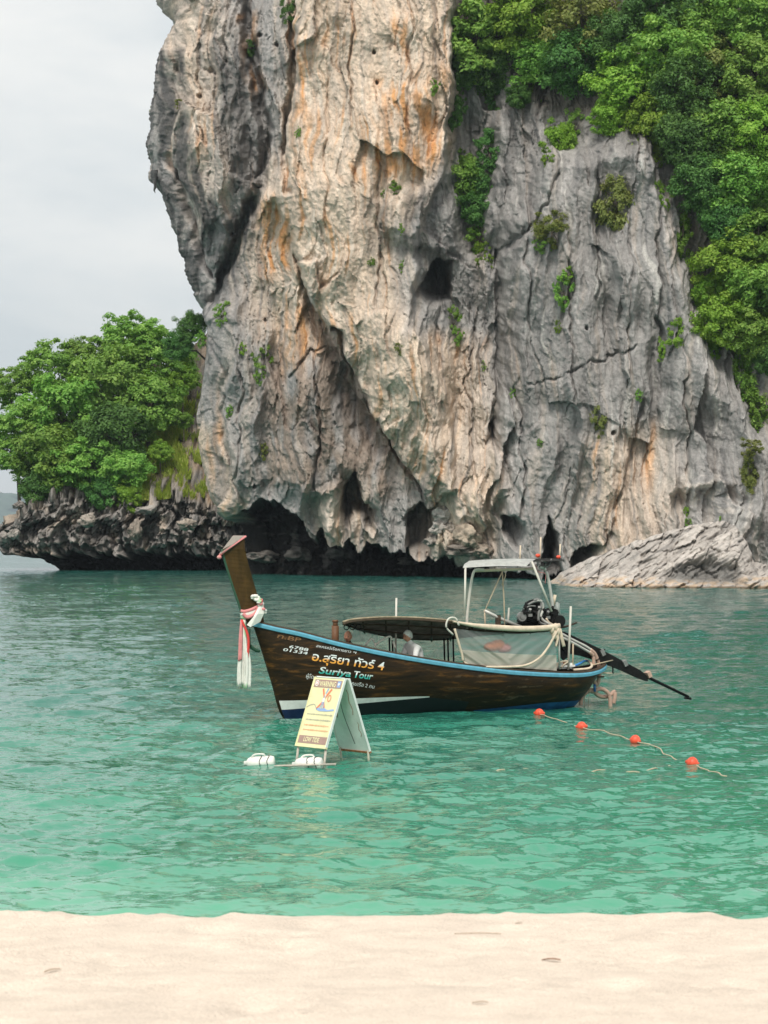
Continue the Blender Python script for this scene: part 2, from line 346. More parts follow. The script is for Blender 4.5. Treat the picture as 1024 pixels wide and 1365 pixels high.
def build_cliff():
    rows = np.concatenate([np.arange(-300, -24, 7.0), np.arange(-24, 802, 1.25)])
    t = np.concatenate([np.linspace(-130, -6, 22), np.arange(0, 60, 1.2)])
    nt_ = 700
    edge = itp(rows, EDGE) + 3.5 * fbm(rows / 22, rows * 0, 4, 5) + 1.5 * noise2(rows / 4, rows * 0, 7)
    edge = np.where(rows > 425, itp(rows, EDGE), edge)
    d = np.concatenate([np.broadcast_to(t, (len(rows), len(t))), 60 + (np.linspace(0, 1, nt_) [None, :]) * (1130 - 60 - edge[:, None])], 1)
    py = np.broadcast_to(rows[:, None], d.shape); R0 = 26.0
    th = np.clip(d / (R0 * math.pi / 2), 0, 1) * math.pi / 2
    px = edge[:, None] + R0 * (1 - np.cos(th)) + np.clip(d - R0 * math.pi / 2, 0, None)
    back = R0 * (1 - np.sin(th)) + np.clip(-d, 0, None)
    u = edge[:, None] + d - .57 * R0
    D, k = cliff_relief(px, py, u)
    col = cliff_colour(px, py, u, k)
    Y0 = itp(px, BASE_Y)
    D = D * np.clip(np.where(py > 425, .08, .11) + d / 60, .08, 1)
    X = (px - 512) / F * Y0 - np.cos(th) * D; Y = Y0 + back * Y0 / F - np.sin(th) * D
    X = X + .18 * fbm(u / 14, py / 20, 3, 121) * np.sin(th)
    Z = H - (py - HY) / F * Y0 - .22 * np.clip(D, -4, 6) * (1 - k['und'])
    Z = np.where(py > 795, Z - 1.5, Z)
    P = np.stack([X, Y, Z], -1)
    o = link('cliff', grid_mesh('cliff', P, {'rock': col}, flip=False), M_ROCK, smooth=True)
    struct(o)
    return o, P
cliff, CP = build_cliff()
_ds = CP[::4, ::4]
CLIFF_PX = 512 + F * _ds[..., 0] / _ds[..., 1]; CLIFF_PY = HY - F * (_ds[..., 2] - H) / _ds[..., 1]
def on_cliff(px, py):
    """surface point of the cliff that the photograph shows near (px, py)"""
    i = np.argmin((CLIFF_PX - px) ** 2 + (CLIFF_PY - py) ** 2 + _ds[..., 1] * .05)
    return Vector(_ds.reshape(-1, 3)[i])

# hanging stalactites on the pillar's outer edge
def spike(name, p, ln, r, seed):
    rnd = random.Random(seed); bm = bmesh.new(); rings = []
    for i in range(9):
        f = i / 8; rr = r * (1 - f) ** .8 + .02; off = Vector((rnd.uniform(-.07, .07), rnd.uniform(-.07, .07), 0))
        rings.append([bm.verts.new(Vector((math.cos(a) * rr * rnd.uniform(.7, 1.3), math.sin(a) * rr, -ln * f)) + off) for a in [j * math.tau / 8 for j in range(8)]])
    for a, b in zip(rings[:-1], rings[1:]):
        for j in range(8): bm.faces.new((a[j], a[(j + 1) % 8], b[(j + 1) % 8], b[j]))
    me = bpy.data.meshes.new(name); bm.to_mesh(me); bm.free()
    c = me.attributes.new('rock', 'FLOAT_COLOR', 'POINT')
    c.data.foreach_set('color', [v for _ in me.vertices for v in (.09, .09, .09, 1)])
    o = link(name, me, M_ROCK, cliff, True); o.location = p; return o
for i, (x, y, ln, r) in enumerate([(206, 232, 2.2, .32), (205, 226, 1.2, .25), (213, 240, .9, .3), (222, 262, .8, .25)]):
    p = on_cliff(x + 6, y - 10); spike('stalactite', (((x - 512) / F * p.y), p.y + .2, H - (y - HY) / F * p.y + .4), ln, r, i)

# ---------------------------------------------------------------- wooded ledge of rock at the cliff's foot
L_EDGE = [(500, 34), (640, 28), (672, 24), (690, 18), (700, 2), (708, -4), (730, -3), (738, 4), (745, 24), (752, 36), (758, 46), (790, 60)]
L_TOP = [(-40, 704), (0, 706), (12, 700), (30, 676), (60, 664), (100, 660), (150, 662), (200, 668), (245, 664), (275, 672), (300, 684), (330, 690)]
def ledge_ground(px, back):
    """height of the wooded slope behind the rim"""
    Y0 = 212.0; rim = H - (itp(px, L_TOP) - HY) / F * Y0
    rise = itp(px, [(0, .10), (40, .22), (120, .42), (200, .62), (265, .85), (330, .95)])
    return rim + back * rise
def build_ledge():
    wall = np.concatenate([np.arange(0, 1, 1 / 95.0)]); top = np.linspace(0, 24, 80)[1:]
    xs = np.arange(-4, 420, 1.2)
    nx = len(xs)
    wrapn = 24
    d = np.concatenate([-np.linspace(120, 6, wrapn), xs - xs[0]])
    rows = []
    cols = []
    pyb = 792.0
    # wall rows from the water to the rim, then the slope
    for kind, arr in (('w', wall), ('t', top)):
        for v in arr:
            rows.append((kind, v))
    P = np.zeros((len(rows), len(d), 3)); C = np.zeros_like(P)
    for i, (kind, v) in enumerate(rows):
        pxn = -4 + np.clip(d, 0, None)
        topy = itp(pxn, L_TOP)
        py = pyb + (topy - pyb) * (v if kind == 'w' else 1.0)
        edge = itp(py, L_EDGE)
        R0 = 22.0; th = np.clip(d / (R0 * math.pi / 2), 0, 1) * math.pi / 2
        span = 420 - edge
        px = edge + (R0 * (1 - np.cos(th)) + np.clip(d - R0 * math.pi / 2, 0, None)) * span / 424
        back = R0 * (1 - np.sin(th)) + np.clip(-d, 0, None)
        u = d + 300
        if kind == 't': py = py - v * 3.1
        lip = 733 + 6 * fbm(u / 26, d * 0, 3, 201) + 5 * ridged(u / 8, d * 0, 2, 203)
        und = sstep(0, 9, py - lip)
        _, e, cid = voronoi(u / 17 + .4 * fbm(u / 15, py / 15, 2, 205), py / 22 + .4 * fbm(u / 15, py / 15, 2, 206), 207)
        _, e2, cid2 = voronoi(u / 7 + .4 * fbm(u / 9, py / 9, 2, 208), py / 9, 209)
        R = 2.2 * (cid - .5) - 1.0 * (1 - sstep(0, .16, e)) + .9 * (cid2 - .5) - .5 * (1 - sstep(0, .14, e2)) + 1.6 * fbm(u / 30, py / 24, 4, 211, .6) + .9 * ridged(u / 11, py / 30, 2, 213)
        if kind == 't': R = R * max(.28, 1 - v / 5)
        D = R - und * 6.0
        Y0 = 212.0
        X = (px - 512) / F * Y0 - np.cos(th) * D * .5; Y = Y0 + back * Y0 / F - np.sin(th) * D
        Z = H - ((py + (v * 3.1 if kind == 't' else 0)) - HY) / F * Y0 - .12 * R + .25 * fbm(u / 7, py / 7, 2, 214)
        if kind == 't':
            Y = Y + v; Z = ledge_ground(px, np.full(px.shape, v)) + R * .45
        P[i] = np.stack([X, Y, Z], -1)
        g = np.broadcast_to(np.array([.33, .305, .285]), (len(d), 3)).copy()
        g = lerp3(g, (.50, .42, .35), sstep(0, .5, fbm(u / 18, py / 22, 3, 221))); g = lerp3(g, (.12, .115, .11), .85 * sstep(.0, .45, fbm(u / 11, py / 34, 4, 223)))
        g *= (1 + .5 * (cid - .5) + .3 * (cid2 - .5))[:, None]
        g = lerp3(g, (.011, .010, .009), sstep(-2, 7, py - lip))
        if kind == 't':
            warm = sstep(225, 262, px) * np.ones(len(d)); earth = np.clip(v / 4, 0, 1)
            g = lerp3(g, (.10, .085, .05), np.full(len(d), earth) * (1 - .9 * warm)); g = lerp3(g, (.5, .36, .25), .7 * warm * sstep(-.3, .4, fbm(u / 9, d * 0 + v / 2, 3, 225)))
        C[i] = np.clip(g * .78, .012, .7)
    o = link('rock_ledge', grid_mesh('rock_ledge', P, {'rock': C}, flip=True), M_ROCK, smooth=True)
    return struct(o)
ledge = build_ledge()

# ---------------------------------------------------------------- slanting slab of pale rock at the right
S_TOP = [(700, 784), (738, 776), (752, 764), (775, 752), (800, 742), (850, 724), (900, 708), (950, 697), (975, 694), (992, 702), (1006, 722), (1018, 748), (1040, 752), (1090, 740), (1130, 742)]
def build_slab():
    xs = np.arange(715, 1130, 1.2); v = np.concatenate([np.linspace(0, 1, 85), 1 + np.linspace(0, .5, 18)[1:]])
    px = np.broadcast_to(xs, (len(v), len(xs))); V = np.broadcast_to(v[:, None], px.shape)
    top = itp(xs, S_TOP)[None, :] + 3 * fbm(xs / 16, xs * 0, 3, 301)[None, :]
    Vc = np.minimum(V, 1.0)
    py = 792 + (top - 792) * Vc ** .85
    Yb = itp(px, [(715, 158), (760, 148), (850, 144), (1000, 143), (1130, 141)])
    a = .52; s = (px * math.cos(a) + (py) * -math.sin(a) * -1); q = px * math.sin(a) + py * math.cos(a)      # along / across the bedding, which dips to the left
    q = py + .62 * px; s = px
    lay = ridged(q / 9 + .5 * fbm(px / 30, py / 30, 2, 303), s / 70, 2, 305); lay2 = ridged(q / 3.6, s / 34, 2, 308)
    _, e, cid = voronoi(q / 16 + .3 * fbm(px / 12, py / 12, 2, 309), s / 34, 311)
    R = .42 * lay + .15 * lay2 + .7 * (cid - .5) - .35 * (1 - sstep(0, .12, e)) + .7 * fbm(px / 40, py / 26, 4, 313, .55)
    hol = sstep(-6, 12, polysdf(px + 8 * fbm(px / 20, py / 20, 2, 314), py, [(880, 778), (905, 752), (950, 742), (985, 752), (990, 780)]))
    R = R - 1.6 * hol
    wash = sstep(766, 778, py + 4 * fbm(px / 14, py / 8, 2, 315))
    R = R + .7 * wash
    Y = Yb + 7.5 * Vc ** 1.15 + np.clip(V - 1, 0, None) * 16 - R
    Z = H - (py - HY) / F * (Yb + 7.5 * Vc) - np.clip(V - 1, 0, None) * 7 + .12 * R
    X = (px - 512) / F * (Yb + 4 * Vc)
    C = np.broadcast_to(np.array([.52, .475, .435]), px.shape + (3,)).copy()
    C = lerp3(C, (.27, .25, .235), .8 * sstep(.05, .5, fbm(q / 7, s / 40, 4, 321))); C = lerp3(C, (.11, .105, .10), .8 * sstep(.3, .62, fbm(q / 5, s / 26, 3, 325)))
    C = lerp3(C, (.60, .45, .32), .95 * wash * sstep(-.3, .3, fbm(px / 12, py / 5, 3, 327))); C = lerp3(C, (.12, .12, .115), .8 * hol)
    C = lerp3(C, (.16, .12, .08), sstep(781, 785, py))
    C *= (1 + .25 * (cid - .5))[..., None]
    o = link('rock_slab', grid_mesh('rock_slab', np.stack([X, Y, Z], -1), {'rock': np.clip(C, .02, .7)}, flip=True), M_ROCK, smooth=True)
    return struct(o)
slab = build_slab()

# boulders wedged at the foot of the cliff
def boulder(px, py, rx, rz, seed, col, Y=None, parent=None, name='boulder'):
    c = on_cliff(px, py) if Y is None else at(px, py, Y)
    if Y is None: c = at(px, py, c.y - .2)
    bm = bmesh.new(); bmesh.ops.create_icosphere(bm, subdivisions=4, radius=1)
    co = np.array([v.co[:] for v in bm.verts])
    n = fbm(co[:, 0] * 1.1 + 7 * seed, co[:, 1] * 1.1 + co[:, 2] * .9, 4, 400 + seed, .6); n2 = fbm(co[:, 0] * 1.4 - co[:, 2], co[:, 2] * 1.3 + seed, 4, 430 + seed, .6)
    _, e, cid = voronoi(co[:, 0] * 1.3 + co[:, 1], co[:, 2] * 1.3 + seed, 450 + seed)
    _, c2, pl2 = facets(co[:, 0] * 1.6 + co[:, 1] * 1.1 + seed, co[:, 2] * 1.5 - co[:, 1] * .7, 470 + seed)
    s = 1 + .3 * n + .25 * n2 + .42 * (cid - .5) + .4 * pl2
    sc = c.y / F
    for v, k in zip(bm.verts, s): v.co = Vector((v.co.x * rx * sc, v.co.y * rx * sc, v.co.z * rz * sc)) * k
    me = bpy.data.meshes.new(name); bm.to_mesh(me); bm.free()
    a = me.attributes.new('rock', 'FLOAT_COLOR', 'POINT')
    cc = np.ones((len(co), 4), np.float32); cc[:, :3] = np.array(col) * (1 + .5 * n[:, None] - .35 * (n2 > .15)[:, None])
    a.data.foreach_set('color', np.clip(cc, 0, 1).reshape(-1))
    o = link(name, me, M_ROCK, parent, True); o.location = c
    return o
for i, (x, y, a, b, c) in enumerate([(592, 688, 15, 10, (.60, .56, .51)), (584, 704, 10, 8, (.5, .46, .42)), (602, 706, 11, 10, (.42, .37, .32)), (622, 716, 17, 14, (.46, .38, .30)),
        (575, 722, 9, 7, (.3, .27, .24)), (612, 734, 18, 7, (.25, .22, .19)), (640, 732, 14, 9, (.40, .33, .27)), (456, 738, 20, 9, (.10, .09, .085)), (400, 738, 16, 10, (.12, .11, .10)), (352, 742, 20, 7, (.16, .145, .13)), (548, 748, 16, 6, (.12, .11, .10))]):
    boulder(x, y, a, b, i, c, parent=cliff)
for i, (x, y, a, b, c, Y) in enumerate([(4, 716, 9, 8, (.36, .33, .30), 209), (19, 712, 8, 8, (.46, .42, .38), 208.5), (24, 700, 6, 9, (.25, .235, .22), 209), (36, 716, 8, 9, (.24, .22, .2), 208), (24, 674, 8, 5, (.3, .27, .25), 210), (118, 694, 14, 12, (.5, .44, .38), 208), (84, 700, 9, 14, (.33, .3, .27), 208),
        (180, 708, 10, 14, (.46, .39, .33), 208), (152, 724, 12, 7, (.3, .27, .24), 208), (250, 700, 15, 9, (.52, .45, .38), 208), (196, 680, 14, 7, (.5, .46, .42), 209), (62, 710, 9, 12, (.28, .25, .23), 207.5), (226, 712, 14, 8, (.42, .36, .3), 208)]):
    if i not in (3, 6, 8, 11, 12): boulder(x, y, a * .85, b * .85, 20 + i, tuple(k * .75 for k in c), Y=Y + .5, parent=ledge)

# ---------------------------------------------------------------- far hills
def build_hills():
    xs = np.linspace(-2700, -900, 140); r = np.linspace(0, 1, 24)
    X = np.broadcast_to(xs, (24, 140)); V = np.broadcast_to(r[:, None], X.shape)
    pk = 180 + 100 * fbm(xs / 480, xs * 0, 4, 501)[None, :] + np.interp(xs, [-2700, -1680, -1440, -900], [360, 30, -20, -60])[None, :]
    Z = -2 + np.clip(pk, 4, None) * V ** .8 + 15 * fbm(X / 90, V * 6, 4, 503) * V
    Y = 7600 + V * 700 + 150 * fbm(X / 270, V * 3, 3, 505)
    o = link('far_hills', grid_mesh('far_hills', np.stack([X, Y, Z], -1), flip=True), mat('far_forest', (.05, .10, .05), .95, var=.5, vscale=.012), smooth=True)
    return struct(o)
hills = build_hills()

# ---------------------------------------------------------------- sea
WAVE = .62
RIP = .8
def build_sea():
    ys = list(np.arange(9, 13, .3)) + list(np.arange(13, 44, .078))
    while ys[-1] < 230: ys.append(ys[-1] * 1.0036)
    while ys[-1] < 9000: ys.append(ys[-1] * 1.08)
    ys = np.array(ys); u = np.concatenate([[-3, -2, -1.5, -1.2], np.linspace(-1, 1, 470), [1.2, 1.5, 2, 3]])
    Yg, U = np.meshgrid(ys, u, indexing='ij')
    X = U * (4 + .27 * Yg); Y = Yg.copy()
    spx = np.where(np.abs(U) > 1, 9.0, (4 + .27 * Yg) * 2 / 470); spy = np.maximum(.078, Yg * .0036)
    Z = np.zeros_like(X); DX = np.zeros_like(X); rnd = random.Random(4)
    gust = np.clip(.95 + .55 * fbm(X / 14, Y / 22, 3, 601), .3, 1.5)
    gust2 = np.clip(.9 + .9 * fbm(X / 5, Y / 9, 3, 605), .15, 1.8)
    for i in range(60):
        wl = .24 * (3.6 / .24) ** ((i / 59) ** 1.5); k = math.tau / wl
        a = math.radians(rnd.gauss(-80, 38)); ph = rnd.uniform(0, math.tau)
        amp = .0088 * wl ** .62 * WAVE
        kx, ky = abs(math.cos(a)) + .05, abs(math.sin(a)) + .05
        w = np.clip((wl / (spx * kx + spy * ky) - 1.7) / 2, 0, 1) * (gust2 if wl < .7 else gust)
        if w.max() <= 0: continue
        arg = k * (math.cos(a) * X + math.sin(a) * Y) + ph + 1.6 * noise2(X / (5 * wl) + i, Y / (5 * wl), 610 + i % 7)
        Z += w * amp * np.cos(arg); DX += -w * amp * .7 * math.cos(a) * np.sin(arg)
    near = sstep(12, 17, Yg)
    Z = Z * (.35 + .65 * near)
    o = link('sea', grid_mesh('sea', np.stack([X + DX, Y, Z], -1), flip=False), None, smooth=True)
    m = bpy.data.materials.new('sea_water'); m.use_nodes = True; t = m.node_tree; b = t.nodes['Principled BSDF']
    b.inputs['Roughness'].default_value = .07; b.inputs['IOR'].default_value = 1.46; b.inputs['Specular IOR Level'].default_value = .5
    g = N(t, 'ShaderNodeNewGeometry'); sx = N(t, 'ShaderNodeSeparateXYZ'); L(t, g.outputs['Position'], sx.inputs[0])
    pn = N(t, 'ShaderNodeTexNoise', ins={'Scale': .11, 'Detail': 4.0, 'Roughness': .55}); pm = N(t, 'ShaderNodeMapping', ins={'Scale': (.55, 1.3, 1)}); L(t, g.outputs['Position'], pm.inputs[0]); L(t, pm.outputs[0], pn.inputs['Vector'])
    # depth of the bay: shallow over sand near the beach, falling away outwards in uneven bars
    of = N(t, 'ShaderNodeMapRange', ins={1: .3, 2: .7, 3: -6.0, 4: 6.0}); L(t, pn.outputs['Fac'], of.inputs[0])
    ad = N(t, 'ShaderNodeMath', operation='ADD'); L(t, sx.outputs['Y'], ad.inputs[0]); L(t, of.outputs[0], ad.inputs[1])
    mr = N(t, 'ShaderNodeMapRange', ins={1: 18.0, 2: 80.0}); L(t, ad.outputs[0], mr.inputs[0])
    cr = N(t, 'ShaderNodeValToRGB'); e = cr.color_ramp.elements
    e[0].position = 0; e[0].color = (.125, .375, .25, 1); e[1].position = 1; e[1].color = (.026, .13, .108, 1)
    for p, c in ((.10, (.058, .28, .175, 1)), (.2, (.033, .228, .145, 1)), (.42, (.025, .167, .12, 1))):
        x = e.new(p); x.color = c
    L(t, mr.outputs[0], cr.inputs[0]); L(t, cr.outputs[0], b.inputs['Base Color'])
    # wind ripples too small for the mesh: they tilt the surface, in gusty patches
    gp = N(t, 'ShaderNodeTexNoise', ins={'Scale': .09, 'Detail': 4.0}); L(t, pm.outputs[0], gp.inputs['Vector'])
    gs = N(t, 'ShaderNodeMapRange', ins={1: .32, 2: .68, 3: RIP * .45, 4: RIP * 1.25}); L(t, gp.outputs['Fac'], gs.inputs[0])
    acc = g.outputs['Normal']
    for sc_, wt in ((15.0, 1.0), (5.0, .75)):
        m1 = N(t, 'ShaderNodeMapping', ins={'Scale': (.5, 1.0, 1)}); L(t, g.outputs['Position'], m1.inputs[0])
        n1 = N(t, 'ShaderNodeTexNoise', ins={'Scale': sc_, 'Detail': 2.5, 'Roughness': .6, 'Distortion': .2}); L(t, m1.outputs[0], n1.inputs['Vector'])
        sb = N(t, 'ShaderNodeVectorMath', operation='SUBTRACT', ins={1: (.5, .5, .5)}); L(t, n1.outputs['Color'], sb.inputs[0])
        fl = N(t, 'ShaderNodeVectorMath', operation='MULTIPLY', ins={1: (.7 * wt, 1.0 * wt, 0)}); L(t, sb.outputs[0], fl.inputs[0])
        gg = N(t, 'ShaderNodeVectorMath', operation='SCALE'); L(t, fl.outputs[0], gg.inputs[0]); L(t, gs.outputs[0], gg.inputs['Scale'])
        aa = N(t, 'ShaderNodeVectorMath', operation='ADD'); L(t, acc, aa.inputs[0]); L(t, gg.outputs[0], aa.inputs[1]); acc = aa.outputs[0]
    nn = N(t, 'ShaderNodeVectorMath', operation='NORMALIZE'); L(t, acc, nn.inputs[0]); L(t, nn.outputs[0], b.inputs['Normal'])
    o.data.materials.append(m)
    return struct(o)
sea = build_sea()

# ---------------------------------------------------------------- beach
def beach_z(X, Y):
    crest = 12.6 + .5 * fbm(X / 4.0, X * 0, 3, 701) + .05 * X * 0
    base = np.interp(Y, [0, 3, 7, 10.5], [2.40, 2.24, 1.88, 1.545])
    z = np.where(Y < 10.5, base, 1.545 - .06 * (Y - 10.5))
    drop = np.clip(Y - crest, 0, None)
    z = z - .34 * drop ** 1.15
    w = sstep(16.5, 13.5, Y)
    z = z + (.022 * fbm(X / 1.3, Y / .9, 4, 703) + .015 * fbm(X / .42, Y / .5, 3, 705) + .02 * fbm(X / .12, Y / .16, 3, 707) * sstep(-.2, .4, fbm(X / .9, Y / .7, 2, 711))) * w
    f1, _, cid = voronoi(X / .62, Y / .8, 709)
    z = z - .018 * (1 - sstep(.08, .34, f1)) * (cid > .6) * w + .008 * (sstep(.26, .36, f1) - sstep(.36, .5, f1)) * (cid > .6) * w
    return z
def build_beach():
    ys = np.concatenate([np.arange(-2, 4.5, .25), np.arange(4.5, 14.5, .035), np.arange(14.5, 20, .5)])
    xs = np.concatenate([np.arange(-40, -4.2, .6), np.arange(-4.2, 4.2, .028), np.arange(4.2, 40, .6)])
    Y, X = np.meshgrid(ys, xs, indexing='ij')
    o = link('beach', grid_mesh('beach', np.stack([X, Y, beach_z(X, Y)], -1), flip=False), None, smooth=True)
    m = mat('sand', (.715, .61, .51), .95, var=.12, vscale=3.2, bump=.8, bscale=45, spec=.1)
    t = m.node_tree; b = t.nodes['Principled BSDF']; src = b.inputs['Base Color'].links[0].from_socket
    tc_ = N(t, 'ShaderNodeTexCoord'); sp = N(t, 'ShaderNodeTexNoise', ins={'Scale': 95.0, 'Detail': 3.0, 'Roughness': .8}); L(t, tc_.outputs['Object'], sp.inputs['Vector'])
    mr_ = N(t, 'ShaderNodeMapRange', ins={1: .3, 2: .7, 3: .78, 4: 1.16}); L(t, sp.outputs['Fac'], mr_.inputs[0])
    vo = N(t, 'ShaderNodeTexVoronoi', ins={'Scale': 26.0}); L(t, tc_.outputs['Object'], vo.inputs['Vector'])
    sh = N(t, 'ShaderNodeMapRange', ins={1: .08, 2: .16, 3: .72, 4: 1.0}); L(t, vo.outputs['Distance'], sh.inputs[0])          # dark shell bits
    m1 = N(t, 'ShaderNodeMath', operation='MULTIPLY'); L(t, mr_.outputs[0], m1.inputs[0]); L(t, sh.outputs[0], m1.inputs[1])
    vs = N(t, 'ShaderNodeVectorMath', operation='SCALE'); L(t, src, vs.inputs[0]); L(t, m1.outputs[0], vs.inputs['Scale']); L(t, vs.outputs[0], b.inputs['Base Color'])
    o.data.materials.append(m)
    return struct(o)
beach = build_beach()
# ---------------------------------------------------------------- plants
def leaf_material(name, a, b, c):
    m = bpy.data.materials.new(name); m.use_nodes = True; t = m.node_tree; p = t.nodes['Principled BSDF']
    g = N(t, 'ShaderNodeNewGeometry'); oi = N(t, 'ShaderNodeObjectInfo'); at_ = N(t, 'ShaderNodeAttribute', attribute_name='tone')
    r = N(t, 'ShaderNodeValToRGB'); e = r.color_ramp.elements
    e[0].position = 0; e[0].color = (*a, 1); e[1].position = 1; e[1].color = (*c, 1); x = e.new(.5); x.color = (*b, 1)
    s = N(t, 'ShaderNodeMath', operation='MULTIPLY_ADD', ins={1: .36}); L(t, g.outputs['Random Per Island'], s.inputs[0]); L(t, at_.outputs['Fac'], s.inputs[2])
    L(t, s.outputs[0], r.inputs[0])
    h = N(t, 'ShaderNodeHueSaturation'); hr = N(t, 'ShaderNodeMapRange', ins={3: .476, 4: .499}); L(t, oi.outputs['Random'], hr.inputs[0]); L(t, hr.outputs[0], h.inputs['Hue'])
    vr = N(t, 'ShaderNodeMapRange', ins={3: .85, 4: 1.2}); L(t, oi.outputs['Random'], vr.inputs[0]); L(t, vr.outputs[0], h.inputs['Value']); L(t, r.outputs[0], h.inputs['Color'])
    L(t, h.outputs[0], p.inputs['Base Color']); p.inputs['Roughness'].default_value = .55; p.inputs['Specular IOR Level'].default_value = .25
    tr = N(t, 'ShaderNodeBsdfTranslucent'); mx = N(t, 'ShaderNodeMixShader', ins={0: .3}); br = N(t, 'ShaderNodeVectorMath', operation='MULTIPLY', ins={1: (1.3, 1.25, .5)})
    L(t, h.outputs[0], br.inputs[0]); L(t, br.outputs[0], tr.inputs[0]); L(t, p.outputs[0], mx.inputs[1]); L(t, tr.outputs[0], mx.inputs[2])
    L(t, mx.outputs[0], t.nodes['Material Output'].inputs[0])
    return m
M_LEAF = leaf_material('leaves_mid', (.065, .17, .03), (.155, .35, .06), (.32, .52, .12))
M_LEAFD = leaf_material('leaves_dark', (.032, .10, .03), (.075, .205, .05), (.14, .31, .075))
M_LEAFY = leaf_material('leaves_yellow', (.085, .20, .022), (.18, .37, .045), (.33, .50, .09))
M_LEAFO = leaf_material('leaves_olive', (.085, .13, .03), (.18, .24, .06), (.31, .33, .12))
M_BARK = mat('bark', (.17, .14, .11), .9, var=.4, vscale=3, bump=.5, bscale=10)

def crown_mesh(name, seed, m, nclump=46, nleaf=210, size=.15, flat=.62, droop=.0, open_=.0, shape=(1, 1, 1), cr0=.12, cr1=.27):
    """crown of unit radius: leaf-sized faces in clumps spread through the volume"""
    r = np.random.default_rng(seed)
    d = r.normal(size=(nclump, 3)); d /= np.linalg.norm(d, axis=1)[:, None]; d[:, 2] = d[:, 2] * .95 + .05
    rad = (.42 + .58 * r.random(nclump) ** .6)[:, None]
    c = d * rad * np.array(shape) * .82
    c += .10 * r.normal(size=c.shape)
    cr = r.uniform(cr0, cr1, nclump) * (1 - .3 * open_)
    n = nclump * nleaf
    ci = np.repeat(np.arange(nclump), nleaf)
    v = r.normal(size=(n, 3)); v /= np.linalg.norm(v, axis=1)[:, None]
    rr = (.35 + .65 * r.random(n) ** .5) * (1 + .35 * r.normal(size=n) * .5)
    off = v * rr[:, None] * cr[ci][:, None]; off[:, 2] *= flat
    off[:, 2] -= droop * (off[:, 0] ** 2 + off[:, 1] ** 2) * 2
    p = c[ci] + off
    nor = v * .75 + np.array([0, 0, .7]) + c[ci] * .5 + .55 * r.normal(size=(n, 3)); nor /= np.linalg.norm(nor, axis=1)[:, None]
    t1 = np.cross(nor, r.normal(size=(n, 3))); t1 /= np.linalg.norm(t1, axis=1)[:, None] + 1e-9; t2 = np.cross(nor, t1)
    s = size * r.uniform(.55, 1.2, n)[:, None] * .5
    V = np.stack([p - t1 * s, p - t2 * s * .5 - nor * s * .12, p + t1 * s, p + t2 * s * .5 - nor * s * .12], 1).reshape(-1, 3)
    me = bpy.data.meshes.new(name); q = np.arange(n * 4)
    me.vertices.add(n * 4); me.vertices.foreach_set('co', V.reshape(-1).astype(np.float32))
    me.loops.add(n * 4); me.loops.foreach_set('vertex_index', q.astype(np.int32)); me.polygons.add(n); me.polygons.foreach_set('loop_start', np.arange(0, n * 4, 4, dtype=np.int32))
    me.update(calc_edges=True)
    a = me.attributes.new('tone', 'FLOAT', 'POINT'); tone = (.16 + .3 * r.random(nclump))[ci] + .12 * r.random(n)
    a.data.foreach_set('value', np.repeat(tone, 4).astype(np.float32))
    me.materials.append(m)
    return me, c
def tube_path(bm, pts, radii, sides=6, cap=True):
    rings = []
    for i, (p, rd) in enumerate(zip(pts, radii)):
        p = Vector(p); d = (Vector(pts[min(i + 1, len(pts) - 1)]) - Vector(pts[max(i - 1, 0)]))
        d = d.normalized() if d.length > 1e-9 else Vector((0, 0, 1))
        a = d.cross(Vector((0, 0, 1)) if abs(d.z) < .9 else Vector((1, 0, 0))).normalized(); b = d.cross(a)
        rings.append([bm.verts.new(p + a * math.cos(k * math.tau / sides) * rd + b * math.sin(k * math.tau / sides) * rd) for k in range(sides)])
    for r0, r1 in zip(rings[:-1], rings[1:]):
        for k in range(sides): bm.faces.new((r0[k], r0[(k + 1) % sides], r1[(k + 1) % sides], r1[k]))
    if cap: bm.faces.new(rings[0][::-1]); bm.faces.new(rings[-1])
def bm_mesh(name, bm, m=None):
    bmesh.ops.recalc_face_normals(bm, faces=bm.faces[:])
    me = bpy.data.meshes.new(name); bm.to_mesh(me); bm.free()
    if m is not None: me.materials.append(m)
    return me
CROWNS = {}
def crown(kind, i):
    k = (kind, i)
    if k not in CROWNS:
        sd = 100 + 17 * i + 1000 * list('mdyofs').index(kind[-1]) + 50 * len(kind)
        mt = {'m': M_LEAF, 'd': M_LEAFD, 'y': M_LEAFY, 'o': M_LEAFO, 'f': M_LEAF, 's': M_LEAF}[kind[-1]]
        if kind[0] == 'w': CROWNS[k] = crown_mesh('foliage', sd, mt, 36, 95, .13, .8, .5, .2, (.85, .85, 1.15), .10, .24)      # straggly, for plants in cracks
        elif kind[0] == 'h': CROWNS[k] = crown_mesh('foliage', sd, mt, 60, 80, .10, 1.5, .2, .0, (.5, .5, 1.25), .06, .15)      # hanging creeper
        elif kind == 'm': CROWNS[k] = crown_mesh('crown', sd, mt, 105, 145, .115, .72, .3)
        elif kind == 'd': CROWNS[k] = crown_mesh('crown', sd, mt, 105, 140, .105, .85)
        elif kind == 'y': CROWNS[k] = crown_mesh('crown', sd, mt, 95, 130, .115, .75, .2)
        elif kind == 'o': CROWNS[k] = crown_mesh('crown', sd, mt, 60, 100, .13, .7)
        elif kind == 'f': CROWNS[k] = crown_mesh('crown', sd, mt, 125, 110, .10, .42, .8, .3, (1.1, 1.1, .95))     # feathery, in layers
        elif kind == 's': CROWNS[k] = crown_mesh('foliage', sd, mt, 26, 60, .20, .8, .6, .4, (.9, .9, 1.25))
    return CROWNS[k]
RND = random.Random(77)
